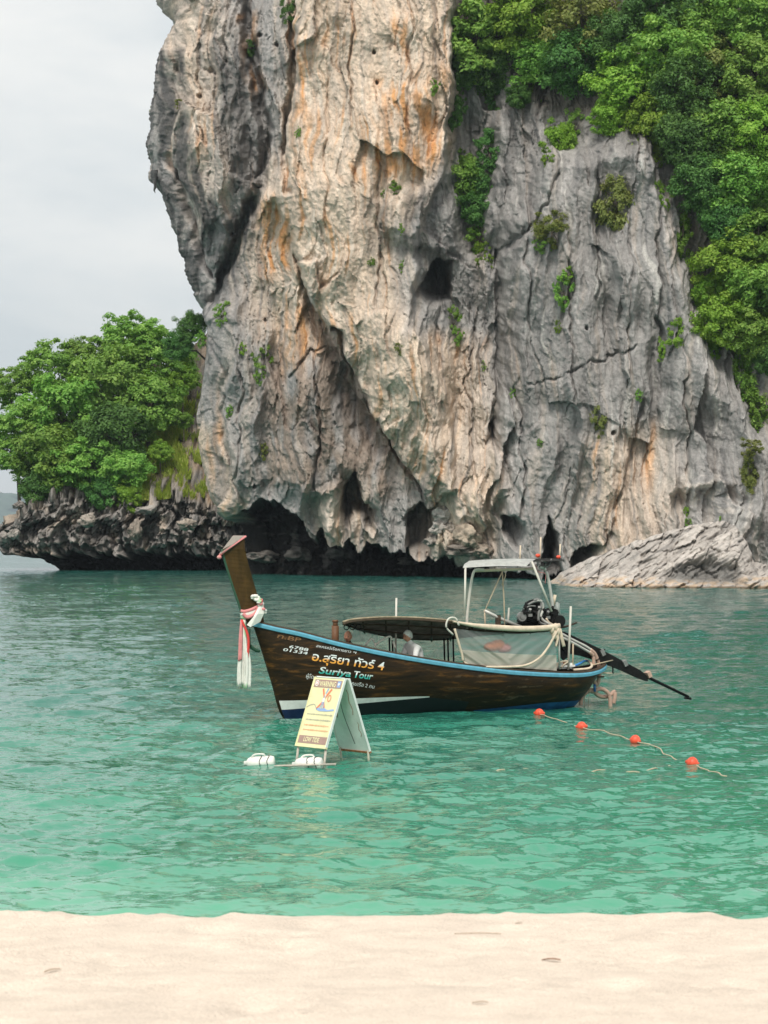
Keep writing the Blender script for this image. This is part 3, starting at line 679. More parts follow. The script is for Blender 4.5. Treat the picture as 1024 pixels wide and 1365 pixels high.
def tree(name, px, py, r, kind, Y, base, label, cat='tree', group=None, sq=1.0, var=3):
    """crown of r pixels round (px, py); the trunk comes out of the ground at base"""
    me, cl = crown(kind, RND.randrange(var)); c = at(px, py, Y); R = r / F * Y
    t = thing(name, label, cat, base, 0, group)
    o = link(me.name.split('.')[0], me, None, t); o.location = c - Vector(base)
    rz = RND.uniform(0, 6.28); o.rotation_euler = (RND.uniform(-.15, .15), RND.uniform(-.15, .15), rz); o.scale = (R, R, R * sq)
    bm = bmesh.new(); top = o.location; rb = max(.05, R * .055)
    mid = Vector((top.x * .35 + RND.uniform(-.1, .1) * R, top.y * .35, top.z * .55)); fork = top - Vector((0, 0, R * .25 * sq))
    tube_path(bm, [Vector((0, 0, -.4)), mid, fork], [rb * 1.25, rb, rb * .75], 7)
    M3 = o.rotation_euler.to_matrix()
    for k in RND.sample(range(len(cl)), min(9, len(cl))):
        e = M3 @ Vector((cl[k][0] * R, cl[k][1] * R, cl[k][2] * R * sq)) + top
        m2 = (fork + e) / 2 + Vector((0, 0, RND.uniform(-.05, .1) * R))
        tube_path(bm, [fork, m2, e], [rb * .6, rb * .38, rb * .12], 5)
    link('trunk', bm_mesh('trunk', bm, M_BARK), None, t, True)
    return t

# trees on the ledge: (px, py, radius px, kind, metres behind the rim, label)
G1 = 'trees crowding the rock ledge'
for a in [(178, 452, 40, 'f', 15, 'feathery tree rising highest above the rock ledge, airy crown against the sky'),
          (118, 478, 34, 'f', 14, 'airy feathery tree with thin twigs against the sky behind the ledge thicket'),
          (64, 494, 38, 'f', 12, 'loose feathery tree arching out over the tip of the rock ledge'),
          (14, 514, 28, 'f', 10, 'sparse outermost tree hanging over the water beyond the ledge tip'),
          (212, 478, 44, 'f', 13, 'layered green tree between the ledge thicket and the cliff'),
          (146, 516, 52, 'm', 10, 'broad mid green tree in the middle of the ledge thicket'),
          (88, 548, 50, 'm', 8, 'broad rounded tree over the left half of the rock ledge'),
          (38, 566, 42, 'f', 7, 'layered tree leaning out beyond the ledge tip, above the hills'),
          (198, 540, 42, 'm', 9, 'bushy green tree above the grassy slope beside the cliff'),
          (150, 588, 46, 'd', 5, 'dark green dense tree low in the ledge thicket'),
          (66, 612, 46, 'm', 4, 'bushy tree spilling over the rock at the ledge tip'),
          (22, 606, 28, 'f', 5, 'thin leafy tree at the very tip of the ledge'),
          (112, 618, 40, 'f', 3, 'light green tree with bare pale stems over the rock wall'),
          (168, 624, 32, 'm', 2.5, 'low rounded tree at the rim of the ledge'),
          (52, 652, 26, 'd', 2, 'dark shrubby tree hanging down over the ledge tip'),
          (136, 656, 24, 'd', 1.5, 'dark low shrub on the rim of the rock wall'),
          (172, 662, 20, 'y', 1.2, 'yellow green shrub on the rim of the rock wall'),
          (214, 604, 15, 'y', 4, 'bright yellow green bush on the grassy slope'),
          (246, 560, 11, 'm', 7, 'small bush at the top of the grassy slope'),
          (244, 506, 20, 'y', 10, 'light green bush against the foot of the cliff, above the grassy slope')]:
    px, py, r, kd, bk, lab = a
    Y = 212 + bk; gx = (px - 512) / F * Y + RND.uniform(-.4, .4); gp = min(max(px, 26), 262)
    bx = (gp - 512) / F * Y
    tree('broadleaf_tree', px, py, r * 1.22, kd, Y - min(3, r / F * Y * .6), Vector((bx, Y, float(ledge_ground(gp, bk)) - .3)), lab, 'tree', G1)
for px, py, r, lab in [(256, 436, 24, 'very dark shrub under the overhanging pillar'), (238, 462, 24, 'very dark bush behind the feathery trees at the cliff')]:
    b = Vector(((272 - 512) / F * 205, 206, H - (py + 10 - HY) / F * 205))
    tree('shrub', px, py, r, 'd', 204, b, lab, 'shrub', 'shrubs on the cliff')

# woods on the right shoulder of the cliff
G2 = 'trees clothing the cliff shoulder'
W = [(640, 52, 52, 'm', 'broad tree hanging over the gully at the edge of the pale cliff face'), (616, 96, 26, 'd', 'dark drooping tree at the edge of the pale cliff face'), (664, 96, 30, 'd', 'dark tree low over the gully'),
     (700, 18, 48, 'y', 'yellowish tree high above the gully'), (716, 78, 34, 'm', 'rounded tree above the grey rock hollow'), (768, 84, 44, 'd', 'dark rounded tree with a flat top above the grey buttress'),
     (776, 24, 46, 'o', 'olive tree with bare stems high on the shoulder'), (828, 50, 38, 'd', 'dark shaded tree behind a pale trunk'), (838, 116, 46, 'y', 'bright yellow green tree just above the grey buttress'),
     (812, 158, 24, 'y', 'yellow green bush on the top of the grey buttress'), (874, 158, 38, 'y', 'yellow green tree drooping beside the grey buttress'), (890, 76, 50, 'm', 'large tree with pale flowering top'),
     (880, 14, 44, 'd', 'dark tree at the top of the shoulder'), (934, 34, 42, 'm', 'bright broad-leaved tree at the top of the shoulder'), (992, 18, 44, 'm', 'fresh green tree highest on the shoulder'),
     (952, 100, 44, 'o', 'tree hung with pale dry seed clusters'), (1010, 96, 46, 'm', 'fresh green tree with large leaves'), (912, 122, 44, 'd', 'dark conical tree in the middle of the shoulder'),
     (916, 188, 42, 'd', 'dark tree above the shaded hollow beside the buttress'), (968, 168, 46, 'm', 'dense tree in the middle of the shoulder'), (1016, 172, 40, 'y', 'light green tree on the far right shoulder'),
     (936, 246, 38, 'd', 'very dark tree in the hollow beside the buttress'), (986, 236, 42, 'm', 'dense tree over the shaded hollow'), (1026, 250, 36, 'm', 'green tree at the outer edge of the shoulder'),
     (968, 296, 34, 'd', 'dark tree below the shaded hollow'), (1012, 312, 42, 'm', 'rounded tree halfway down the shoulder'), (972, 352, 42, 'y', 'light green tree low on the shoulder'),
     (1018, 382, 40, 'm', 'green tree low at the outer edge of the shoulder'), (944, 392, 24, 'y', 'bright bush at the lower edge of the woods'), (962, 432, 34, 'y', 'yellow green tree hanging lowest on the shoulder'), (1006, 446, 36, 'm', 'tree drooping over the lower rock wall'),
     (1026, 480, 22, 'd', 'dark bush under the drooping trees'), (690, 130, 16, 'd', 'small dark bush over the rock hollow')]
W += [(x, y, 42, 'mdy'[k % 3], 'tree on the outermost flank of the cliff shoulder') for k, (x, y) in enumerate(((1062, 56), (1066, 142), (1070, 228), (1064, 316), (1068, 404), (1112, 20), (1110, 100), (1108, 190), (1112, 280), (1106, 366)))]
for i, (px, py, r, kd, lab) in enumerate(W):
    s = on_cliff(px, py + r * .5); R = r / F * s.y
    tree('broadleaf_tree', px, py, r * 1.22, kd, s.y - R * .6, s + Vector((0, .5, 0)), lab, 'tree', G2)

# shrubs rooted in the rock
G3 = 'shrubs on the cliff'
S = [(748, 192, 26, 'y', 'bright leafy shrub on the peak of the grey buttress'), (730, 208, 15, 'y', 'small bright shrub just below the peak of the grey buttress'), (768, 168, 16, 'm', 'small palm-like shrub among leaves on the buttress top'),
     (622, 236, 32, 'm', 'drooping shrub in the gully beside the dark rock'), (640, 280, 28, 'd', 'dark shrub hanging in the gully'), (640, 316, 20, 'm', 'low shrub at the mouth of the gully'), (646, 342, 13, 'y', 'small bright shrub at the bottom of the gully'), (616, 214, 18, 'm', 'shrub at the head of the gully'), (652, 196, 22, 'd', 'dark shrub deep in the gully'),
     (822, 266, 27, 'o', 'round olive bush on the face of the grey buttress'), (736, 304, 26, 'o', 'wide olive bush clinging to the grey buttress'), (722, 326, 14, 'm', 'shrub trailing below the wide olive bush'), (752, 388, 15, 'm', 'narrow shrub hanging down the grey buttress'), (756, 366, 10, 'y', 'small shrub in a crack of the grey buttress'),
     (882, 262, 15, 'y', 'yellow green tuft at the right side of the grey buttress'), (902, 446, 19, 'y', 'bright shrub below the woods'), (884, 468, 12, 'y', 'yellow tuft under the bright shrub'),
     (687, 522, 9, 'm', 'small round tuft low on the grey buttress'), (800, 562, 14, 'o', 'olive tuft low on the grey rock'), (852, 527, 8, 'm', 'dark little tuft on a crack in the grey rock'), (720, 590, 6, 'm', 'tiny tuft near the foot of the grey rock'), (744, 436, 6, 'y', 'tiny tuft in the middle of the grey rock'),
     (495, 350, 6, 's', 'tiny bright tuft on the pale face'), (536, 356, 6, 's', 'tiny bright tuft near the cave'), (604, 428, 13, 'm', 'shrub below the mouth of the cave'), (608, 448, 10, 'm', 'tuft trailing under the cave'), (528, 250, 10, 's', 'bright tuft at the edge of the dark rock patch'), (512, 258, 6, 's', 'flat little tuft at the edge of the dark rock patch'), (536, 306, 6, 's', 'tuft on the dark rock patch'),
     (298, 418, 14, 'm', 'shrub on the lower left buttress under the overhang'), (350, 482, 14, 'm', 'shrub on the striped lower left buttress'), (346, 502, 12, 'm', 'trailing shrub on the striped lower left buttress'), (324, 466, 8, 'y', 'small tuft on the striped buttress'), (268, 452, 10, 'm', 'tuft on the outer edge of the lower left buttress'), (305, 548, 6, 'm', 'tiny tuft low on the striped buttress'), (352, 600, 8, 'o', 'dry tuft low on the striped buttress'),
     (576, 116, 11, 'm', 'shrub in a crack high on the pale face'), (386, 14, 15, 'd', 'dark shrub in the cleft at the top of the pale face'), (332, 64, 9, 'd', 'dark shrub in the deep chimney'), (397, 178, 5, 's', 'tiny tuft on the pale face'), (208, 148, 10, 'o', 'olive tuft on the outer edge of the dark pillar'), (238, 138, 7, 'o', 'dry tuft on the dark pillar'),
     (533, 465, 8, 'o', 'dry tuft under the pale face'), (645, 488, 6, 'y', 'tuft on the grey columns'), (918, 682, 8, 'y', 'tuft behind the rock slab'), (918, 697, 7, 's', 'tuft on top of the rock slab'), (960, 696, 6, 'y', 'yellow tuft on top of the rock slab'), (1012, 548, 18, 'm', 'shrub on the dark rock wall at the right'), (980, 516, 10, 'm', 'small bush on the dark rock wall below the woods'), (1002, 600, 16, 'o', 'dry grassy tuft on the dark rock wall'), (930, 206, 12, 'y', 'bright tuft between the buttress and the woods')]
for px, py, r, kd, lab in S:
    s = on_cliff(px, py); R = r / F * s.y
    t = tree('shrub', px, py, r * RND.uniform(1.0, 1.3), 'w' + kd if r < 24 else kd, s.y - R * .3, s + Vector((0, .4, -.1)), lab, 'shrub', G3, RND.uniform(.8, 1.7))

# creepers trailing over the edge of the woods
for px, py, r, kd, lab in [(664, 136, 24, 'hd', 'dark creeper trailing over the rock hollow beside the gully'), (706, 120, 22, 'hm', 'green creeper hanging from the trees above the rock hollow'), (610, 150, 20, 'hd', 'dark creeper down the edge of the pale face'), (908, 318, 26, 'hm', 'creeper trailing beside the grey buttress below the dark tree'), (928, 372, 24, 'hy', 'light creeper at the lower edge of the woods'),
        (946, 470, 28, 'hy', 'yellow green creeper hanging lowest from the woods'), (990, 510, 30, 'hm', 'long creeper over the dark rock wall'), (1014, 560, 34, 'hm', 'long creeper at the outer edge of the dark rock wall'), (1000, 630, 22, 'ho', 'dry creeper low on the dark rock wall'), (876, 206, 20, 'hy', 'bright creeper over the shoulder of the grey buttress'), (650, 250, 30, 'hd', 'dark creeper filling the gully')]:
    s = on_cliff(px, py - r * .6); R = r / F * s.y
    tree('creeper', px, py, r * 1.25, kd, s.y - R * .25, s + Vector((0, .4, 0)), lab, 'creeper', 'creepers on the cliff', 1.1)

# grass on the slope between thicket and cliff
def build_grass():
    r = np.random.default_rng(5); n = 16000
    px = r.uniform(190, 292, n); bk = r.uniform(.2, 15, n)
    keep = fbm(px / 12, bk / 2.2, 3, 801) > -.25 + .45 * (px > 250)
    px, bk = px[keep], bk[keep]; n = len(px); Y = 212 + bk
    base = np.stack([(px - 512) / F * Y, Y - .3, ledge_ground(px, bk) - .1], -1)
    a = r.uniform(0, 6.28, n); ln = r.uniform(.35, .9, n)
    tip = base + np.stack([np.cos(a) * ln * .5, np.sin(a) * ln * .4 - .1, ln], -1); w = np.stack([np.sin(a), -np.cos(a), 0 * a], -1) * .09
    V = np.stack([base - w, base + w, tip], 1).reshape(-1, 3)
    me = bpy.data.meshes.new('grass'); me.from_pydata(V.tolist(), [], [(3 * i, 3 * i + 1, 3 * i + 2) for i in range(n)])
    at_ = me.attributes.new('tone', 'FLOAT', 'POINT'); at_.data.foreach_set('value', np.repeat(r.uniform(.2, .6, n), 3).astype(np.float32))
    o = link('grass', me, leaf_material('grass_blades', (.13, .24, .035), (.28, .40, .06), (.48, .48, .15)))
    o['kind'] = 'stuff'; o['label'] = 'yellow green grass on the slope under the cliff'; return o
build_grass()
# ---------------------------------------------------------------- long-tailed boat
BC = Vector((1.13, 44.0, 0)); BA = math.radians(23.5)
boat = thing('longtail_boat', 'long wooden longtail boat with tall prow, pale blue rail and canopies, moored off the beach', 'boat', BC, math.pi + BA)
def bl(px, py, y=0.0):
    """boat-local point, y metres to port, that the photograph shows at (px, py)"""
    k = (px - 512) / F; ca, sa = math.cos(BA), math.sin(BA)
    x = (k * (BC.y - y * ca) - BC.x - y * sa) / (-ca + k * sa)
    Y = BC.y - x * sa - y * ca
    return Vector((x, y, H - (py - HY) / F * Y))
def part(name, bm, m, parent=None, smooth=False):
    return link(name, bm_mesh(name, bm, m), None, parent if parent is not None else boat, smooth)
def tube(name, pts, r, m, parent=None, sides=8, r2=None):
    bm = bmesh.new(); n = len(pts); tube_path(bm, pts, [r + ((r2 if r2 is not None else r) - r) * i / max(1, n - 1) for i in range(n)], sides)
    return part(name, bm, m, parent, True)
def spline(pts, n=8):
    pts = [Vector(p) for p in pts]; out = []
    P = [pts[0] * 2 - pts[1]] + pts + [pts[-1] * 2 - pts[-2]]
    for i in range(1, len(P) - 2):
        a, b, c, d = P[i - 1:i + 3]
        for j in range(n):
            t = j / n; out.append(.5 * ((2 * b) + (c - a) * t + (2 * a - 5 * b + 4 * c - d) * t * t + (3 * b - a - 3 * c + d) * t ** 3))
    out.append(pts[-1]); return out
def box(bm, c, s, rot=None):
    r = bmesh.ops.create_cube(bm, size=1)['verts']
    for v in r:
        v.co = Vector((v.co.x * s[0], v.co.y * s[1], v.co.z * s[2]))
        if rot is not None: v.co = rot @ v.co
        v.co += Vector(c)
    return r
def cyl(bm, a, b, r, r2=None, sides=12):
    tube_path(bm, [a, b], [r, r if r2 is None else r2], sides)

# --- materials
def hull_material():
    m = bpy.data.materials.new('tarred_teak'); m.use_nodes = True; t = m.node_tree; b = t.nodes['Principled BSDF']
    c = N(t, 'ShaderNodeTexCoord'); mp = N(t, 'ShaderNodeMapping', ins={'Scale': (.7, 2, 5)}); L(t, c.outputs['Object'], mp.inputs[0])
    n = N(t, 'ShaderNodeTexNoise', ins={'Scale': 2.2, 'Detail': 7.0, 'Roughness': .65, 'Distortion': .6}); L(t, mp.outputs[0], n.inputs['Vector'])
    r = N(t, 'ShaderNodeValToRGB'); e = r.color_ramp.elements
    e[0].position = .30; e[0].color = (.006, .0045, .003, 1); e[1].position = .82; e[1].color = (.20, .088, .02, 1); x = e.new(.55); x.color = (.030, .016, .006, 1)
    L(t, n.outputs['Fac'], r.inputs[0])
    # scuffs of grey worn wood towards the stern quarter
    n2 = N(t, 'ShaderNodeTexNoise', ins={'Scale': 5.0, 'Detail': 6.0, 'Roughness': .7}); mp2 = N(t, 'ShaderNodeMapping', ins={'Scale': (.5, 1, 2.2)}); L(t, c.outputs['Object'], mp2.inputs[0]); L(t, mp2.outputs[0], n2.inputs['Vector'])
    r2 = N(t, 'ShaderNodeMapRange', ins={1: .57, 2: .72}); L(t, n2.outputs['Fac'], r2.inputs[0])
    sx = N(t, 'ShaderNodeSeparateXYZ'); L(t, c.outputs['Object'], sx.inputs[0])
    w = N(t, 'ShaderNodeMapRange', ins={1: 1.2, 2: -1.0, 3: .0, 4: .6}); L(t, sx.outputs['X'], w.inputs[0])
    mu = N(t, 'ShaderNodeMath', operation='MULTIPLY'); L(t, r2.outputs[0], mu.inputs[0]); L(t, w.outputs[0], mu.inputs[1])
    mx = N(t, 'ShaderNodeMixRGB', ins={2: (.23, .17, .11, 1)}); L(t, mu.outputs[0], mx.inputs[0]); L(t, r.outputs[0], mx.inputs[1])
    L(t, mx.outputs[0], b.inputs['Base Color']); b.inputs['Roughness'].default_value = .42; b.inputs['Specular IOR Level'].default_value = .22
    bp = N(t, 'ShaderNodeBump', ins={'Strength': .35, 'Distance': .02}); L(t, n.outputs['Fac'], bp.inputs['Height']); L(t, bp.outputs[0], b.inputs['Normal'])
    return m
M_HULL = hull_material()
M_BLUE = mat('rail_blue', (.13, .39, .53), .5, var=.18, vscale=9); M_DARKW = mat('dark_wood', (.06, .038, .022), .7, var=.5, vscale=12, bump=.3)
M_WHITEP = mat('white_paint', (.74, .74, .71), .5, var=.12, vscale=10); M_NAVY = mat('navy_paint', (.006, .018, .075), .45, var=.4, vscale=6)
M_BLUEP = mat('keel_blue', (.02, .12, .32), .5, var=.4, vscale=5)
M_PROW = mat('oiled_prow_wood', (.072, .038, .011), .5, var=.5, vscale=3, bump=.15, bscale=12, spec=.25, stretch=(2.2, 2.2, .7))
M_CUT = mat('grey_cut_wood', (.30, .265, .225), .8, var=.3, vscale=9, stretch=(1, 4, 1)); M_GREEN = mat('green_edge', (.03, .085, .05), .6)
M_PINK = mat('pink_cloth', (.72, .27, .27), .8, var=.2, vscale=14, bump=.3); M_RED = mat('red_cloth', (.72, .07, .06), .8)
M_CLOTHW = mat('white_cloth', (.78, .76, .70), .8, var=.1, vscale=12, bump=.4); M_CLOTHG = mat('pale_green_cloth', (.42, .62, .38), .8, var=.2, vscale=12)
M_CREAM = mat('cream_tarp', (.66, .55, .42), .8, var=.2, vscale=7); M_TARPD = mat('dark_tarp', (.045, .045, .04), .85, var=.4, vscale=6); M_TARPG = mat('grey_tarp', (.17, .16, .14), .8, var=.5, vscale=5)
M_STEEL = mat('galvanised_pipe', (.55, .54, .50), .45, metal=.3, var=.15); M_POLEW = mat('white_pipe', (.62, .59, .52), .5, var=.12)
M_BLACK = mat('black_iron', (.010, .010, .010), .7, spec=.2, var=.5, vscale=15, bump=.4, bscale=25); M_GREYM = mat('grey_metal', (.26, .26, .25), .45, metal=.5, var=.3)
M_HOSE = mat('dusty_pink_hose', (.47, .31, .24), .65, var=.2); M_BUOY = mat('red_float', (.80, .10, .05), .45, var=.12); M_ORANGE = mat('orange_vest', (.75, .20, .07), .7)
M_ROPE = mat('rope', (.52, .42, .30), .9, var=.25, vscale=30)
M_SKIN = mat('skin', (.52, .25, .16), .6, var=.12); M_HAIR = mat('white_hair', (.76, .74, .70), .8, var=.25, vscale=30, bump=.6, bscale=60); M_SHIRT = mat('white_shirt', (.76, .76, .74), .8, var=.06, bump=.4, bscale=9)
M_TEXTW = mat('lettering_white', (.72, .74, .74), .6)

# --- hull: stations from the stem to the stern, port gunwale and keel
ST = [((336, 828), .04, (337, 832)), ((350, 831), .13, (348, 866)), ((371, 836), .24, (361, 908)), ((400, 842), .37, None), ((450, 855), .54, None), ((505, 867), .67, None), ((560, 877), .75, None),
      ((620, 886), .80, None), ((680, 893), .80, None), ((740, 896.5), .74, None), ((775, 896.5), .60, None), ((795, 893), .42, None), ((804, 888), .22, None), ((806, 885), .02, None)]
KX = [None, None, None, (376, .0), (404, -.22), (470, -.34), (545, -.36), (610, -.34), (670, -.30), (725, -.22), (752, -.12), (765, -.02), (770, .06), (772, .10)]
Gs, Ks = [], []
for (g, b, k), kx in zip(ST, KX):
    Gs.append(bl(*g, b))
    if k is not None: Ks.append(bl(*k, 0))
    else: p = bl(kx[0], 950, 0); Ks.append(Vector((p.x, 0, kx[1])))
Gc, Kc = spline(Gs, 6), spline(Ks, 6)
for p in Gc: p.y = max(p.y, .01)
NV = 14
def section(g, k, v, inset=0.0):
    y = g.y * (1 - v ** 2.0) * (1 + .10 * math.sin(v * math.pi)) - inset
    return Vector((g.x + (k.x - g.x) * v, max(y, 0), g.z + (k.z - g.z) * v))
def hull_sheet(inset, v1=1.0):
    bm = bmesh.new(); grid = []
    for s in (1, -1):
        rows = []
        for g, k in zip(Gc, Kc):
            rows.append([bm.verts.new(Vector((p.x, s * p.y, p.z))) for p in (section(g, k, v1 * j / NV, inset) for j in range(NV + 1))])
        for a, b in zip(rows[:-1], rows[1:]):
            for j in range(NV): bm.faces.new((a[j], a[j + 1], b[j + 1], b[j]))
    bmesh.ops.remove_doubles(bm, verts=bm.verts[:], dist=.0008)
    return bm
bm = hull_sheet(0.0); hull_bvh = BVHTree.FromBMesh(bm)
hull = part('hull', bm, M_HULL, None, True)
part('inner_planking', hull_sheet(.035, .62), M_DARKW, hull, True)
# floor boards, each its own plank, and thwarts
for i, y in enumerate((-.26, -.13, 0, .13, .26)):
    bm = bmesh.new(); box(bm, (-.2, y, .22), (3.2 - abs(y) * 2, .12, .03)); part('floor_plank', bm, M_DARKW, None)
for x in (1.3, .5, -.4, -1.3):
    bm = bmesh.new(); box(bm, (x, 0, .45), (.28, .72, .04)); part('thwart', bm, M_DARKW, None)
# rails swept along both gunwales
def sweep_rail(prof, name, m, parent):
    bm = bmesh.new()
    for s in (1, -1):
        rows = []
        for i, g in enumerate(Gc):
            d = (Gc[min(i + 1, len(Gc) - 1)] - Gc[max(i - 1, 0)]); d.z = 0; d.normalize(); n = Vector((d.y, -d.x, 0))
            if n.y < 0 and i < len(Gc) - 6: n = -n
            if i > len(Gc) - 7: n = Vector((min(n.x, -abs(n.x)), abs(n.y), 0))
            rows.append([bm.verts.new(Vector((g.x + n.x * a, s * max(g.y + n.y * a, .0), g.z + z))) for a, z in prof])
        for a, b in zip(rows[:-1], rows[1:]):
            for j in range(len(prof)): bm.faces.new((a[j], a[(j + 1) % len(prof)], b[(j + 1) % len(prof)], b[j]))
    return part(name, bm, m, parent, False)
sweep_rail([(.0, -.012), (.05, -.005), (.058, -.035), (.05, -.088), (.0, -.10)], 'rub_rail', M_BLUE, hull)
sweep_rail([(-.05, .025), (.035, .03), (.045, .0), (-.05, -.006)], 'gunwale_cap', M_DARKW, hull)
# painted bands near the water line follow the planking
def hull_band(name, prof, m, off):
    """prof: list of (x, z_low, z_high)"""
    bm = bmesh.new(); rows = []
    for s in (1, -1):
        prev = None
        for x, z0, z1 in prof:
            cur = []
            for j in range(4):
                z = z0 + (z1 - z0) * j / 3
                h, n, _, _ = hull_bvh.ray_cast(Vector((x, 3 * s, z)), Vector((0, -s, 0)))
                cur.append(None if h is None else bm.verts.new(h + Vector((0, s * off, 0))))
            if prev:
                for j in range(3):
                    q = [prev[j], prev[j + 1], cur[j + 1], cur[j]]
                    q = [v for v in q if v is not None]
                    if len(q) >= 3: bm.faces.new(q)
            prev = cur
    return part(name, bm, m, hull, True)
x0 = bl(376, 950, 0).x; x1 = bl(575, 930, .7).x
def stem_x(z): return float(np.interp(z, [0, bl(361, 908, 0).z, bl(348, 866, 0).z], [x0, bl(361, 908, 0).x, bl(348, 866, 0).x]))
def hull_strip(name, f0, f1, zl, zh, m, off):
    """a band of paint from f0 to f1 of the way aft, between the heights zl(f) and zh(f); its fore end follows the stem"""
    bm = bmesh.new()
    for s in (1, -1):
        prev = None
        for i in range(61):
            f = f0 + (f1 - f0) * i / 60; cur = []
            for j in range(5):
                z = zl(f) + (zh(f) - zl(f)) * j / 4; xs = stem_x(max(z, -.02)) - .025 - .05 * max(0, -z); x = xs + (x1 - xs) * f
                h, n, _, _ = hull_bvh.ray_cast(Vector((x, 3 * s, z)), Vector((0, -s, 0)))
                cur.append(None if h is None else bm.verts.new(h + Vector((0, s * off, 0))))
            if prev:
                for j in range(4):
                    q = [v for v in (prev[j], prev[j + 1], cur[j + 1], cur[j]) if v is not None]
                    if len(q) >= 3: bm.faces.new(q)
            prev = cur
    return part(name, bm, m, hull, True)
zb_ = lambda f: .14 + .20 * f
hull_strip('boot_stripe', 0, 1, zb_, lambda f: zb_(f) + .17 * max(0, 1 - f) ** .8 + .018, M_WHITEP, .006)
hull_strip('bottom_paint', 0, .36, lambda f: -.28, lambda f: zb_(f) - .002, M_NAVY, .005)
hull_strip('bottom_paint', .36, 1.3, lambda f: -.28, lambda f: (zb_(f) - .002) if f < 1 else .338 - .4 * (f - 1), mat('black_bottom_paint', (.006, .007, .010), .5, var=.4, vscale=6), .005)
xs_ = bl(640, 940, .7).x; xe_ = bl(782, 940, .2).x
hull_band('stern_bottom_paint', [(xs_ + (xe_ - xs_) * i / 30, -.28, .02 + .11 * min(1, i / 18)) for i in range(31)], M_BLUEP, .005)
# white stem edge of the stripe
# --- tall prow post with a slanted grey cut on top
def prow():
    prof = [((334, 836), .27, .07), ((329, 812), .30, .085), ((319, 782), .325, .10), ((309, 750), .345, .115), ((303, 728), .36, .125)]
    rows = []; bm = bmesh.new()
    fw = [bl(x, y, 0) for (x, y), _, _ in prof]; fw = spline(fw, 5)
    nn = len(fw)
    for i, p in enumerate(fw):
        f = i / (nn - 1); w = .27 - .02 * f; th = .05 + .10 * f
        lift = 0
        # front edge narrow, rear edge broad: a wedge in plan
        pts = [Vector((.12 * 1, .012, 0)), Vector((.12, -.012, 0)), Vector((-w, -th, 0)), Vector((-w, th, 0))]
        top = i == nn - 1
        ring = []
        for q in pts:
            z = p.z + (q.x * -.0)
            if top: z += (-.16 if q.x > 0 else .17)
            ring.append(bm.verts.new(Vector((p.x + q.x, q.y * 2.1, z))))
        rows.append(ring)
    for a, b in zip(rows[:-1], rows[1:]):
        for j in range(4): bm.faces.new((a[j], a[(j + 1) % 4], b[(j + 1) % 4], b[j]))
    o_top = [v.co.copy() for v in rows[-1]]
    bm.faces.new(rows[0][::-1]); bm.faces.new(rows[-1])
    edge = [((a[0].co + a[1].co) / 2) for a in rows]
    o = part('prow_post', bm, M_PROW, None)
    tube('front_edge', [e + Vector((.012, 0, 0)) for e in edge[:-1]], .028, M_GREEN, o, 6)
    # cut face and its pink trim, overhanging the post a little
    c = sum(o_top, Vector()) / 4; up = (o_top[1] - o_top[0]).cross(o_top[2] - o_top[1]).normalized()
    if up.z < 0: up = -up
    bm = bmesh.new()
    a = [bm.verts.new(c + (p - c) * 1.10 + up * .006) for p in o_top]; b = [bm.verts.new(c + (p - c) * 1.10 + up * .035) for p in o_top]
    bm.faces.new(b); bm.faces.new(a[::-1])
    for j in range(4): bm.faces.new((a[j], a[(j + 1) % 4], b[(j + 1) % 4], b[j]))
    part('prow_cap', bm, M_CUT, o)
    loop = [c + (p - c) * 1.12 + up * .01 for p in o_top]
    tube('trim_cord', loop + [loop[0]], .022, M_PINK, o, 6)
    for k, f in enumerate((.0, .5, 1.0)):
        bm = bmesh.new(); bmesh.ops.create_icosphere(bm, subdivisions=2, radius=.04); 
        for v in bm.verts: v.co = v.co + loop[0].lerp(loop[1], f) + Vector((.02, 0, -.05))
        part('trim_knot', bm, M_PINK if k != 1 else M_CREAM, o, True)
    return o
prow_o = prow()

# --- ribbons and flower garland tied round the prow
rib = thing('prow_ribbons', 'pink, white and green cloth ribbons with a flower garland tied round the boat prow', 'ribbon')
rib.location = BC; rib.rotation_euler = (0, 0, math.pi + BA)
def strip(name, path, width, m, parent, twist=0, thick=.012, wdir=Vector((0, 0, 1))):
    bm = bmesh.new(); rows = []
    P = spline(path, 6)
    for i, p in enumerate(P):
        d = (P[min(i + 1, len(P) - 1)] - P[max(i - 1, 0)]).normalized(); w = (wdir - d * wdir.dot(d)).normalized(); n = d.cross(w)
        a = twist * i / len(P); w2 = w * math.cos(a) + n * math.sin(a); n2 = d.cross(w2)
        wd = width(i / (len(P) - 1)) if callable(width) else width
        rows.append([bm.verts.new(p + w2 * wd * s + n2 * (thick * k + .35 * wd * (math.cos(s * 9) - 1) * .12)) for s, k in ((-.5, .5), (-.17, 1.1), (.17, .7), (.5, .5), (.5, -.5), (-.5, -.5))])
    for a, b in zip(rows[:-1], rows[1:]):
        for j in range(6): bm.faces.new((a[j], a[(j + 1) % 6], b[(j + 1) % 6], b[j]))
    bm.faces.new(rows[0][::-1]); bm.faces.new(rows[-1])
    return part(name, bm, m, parent, True)
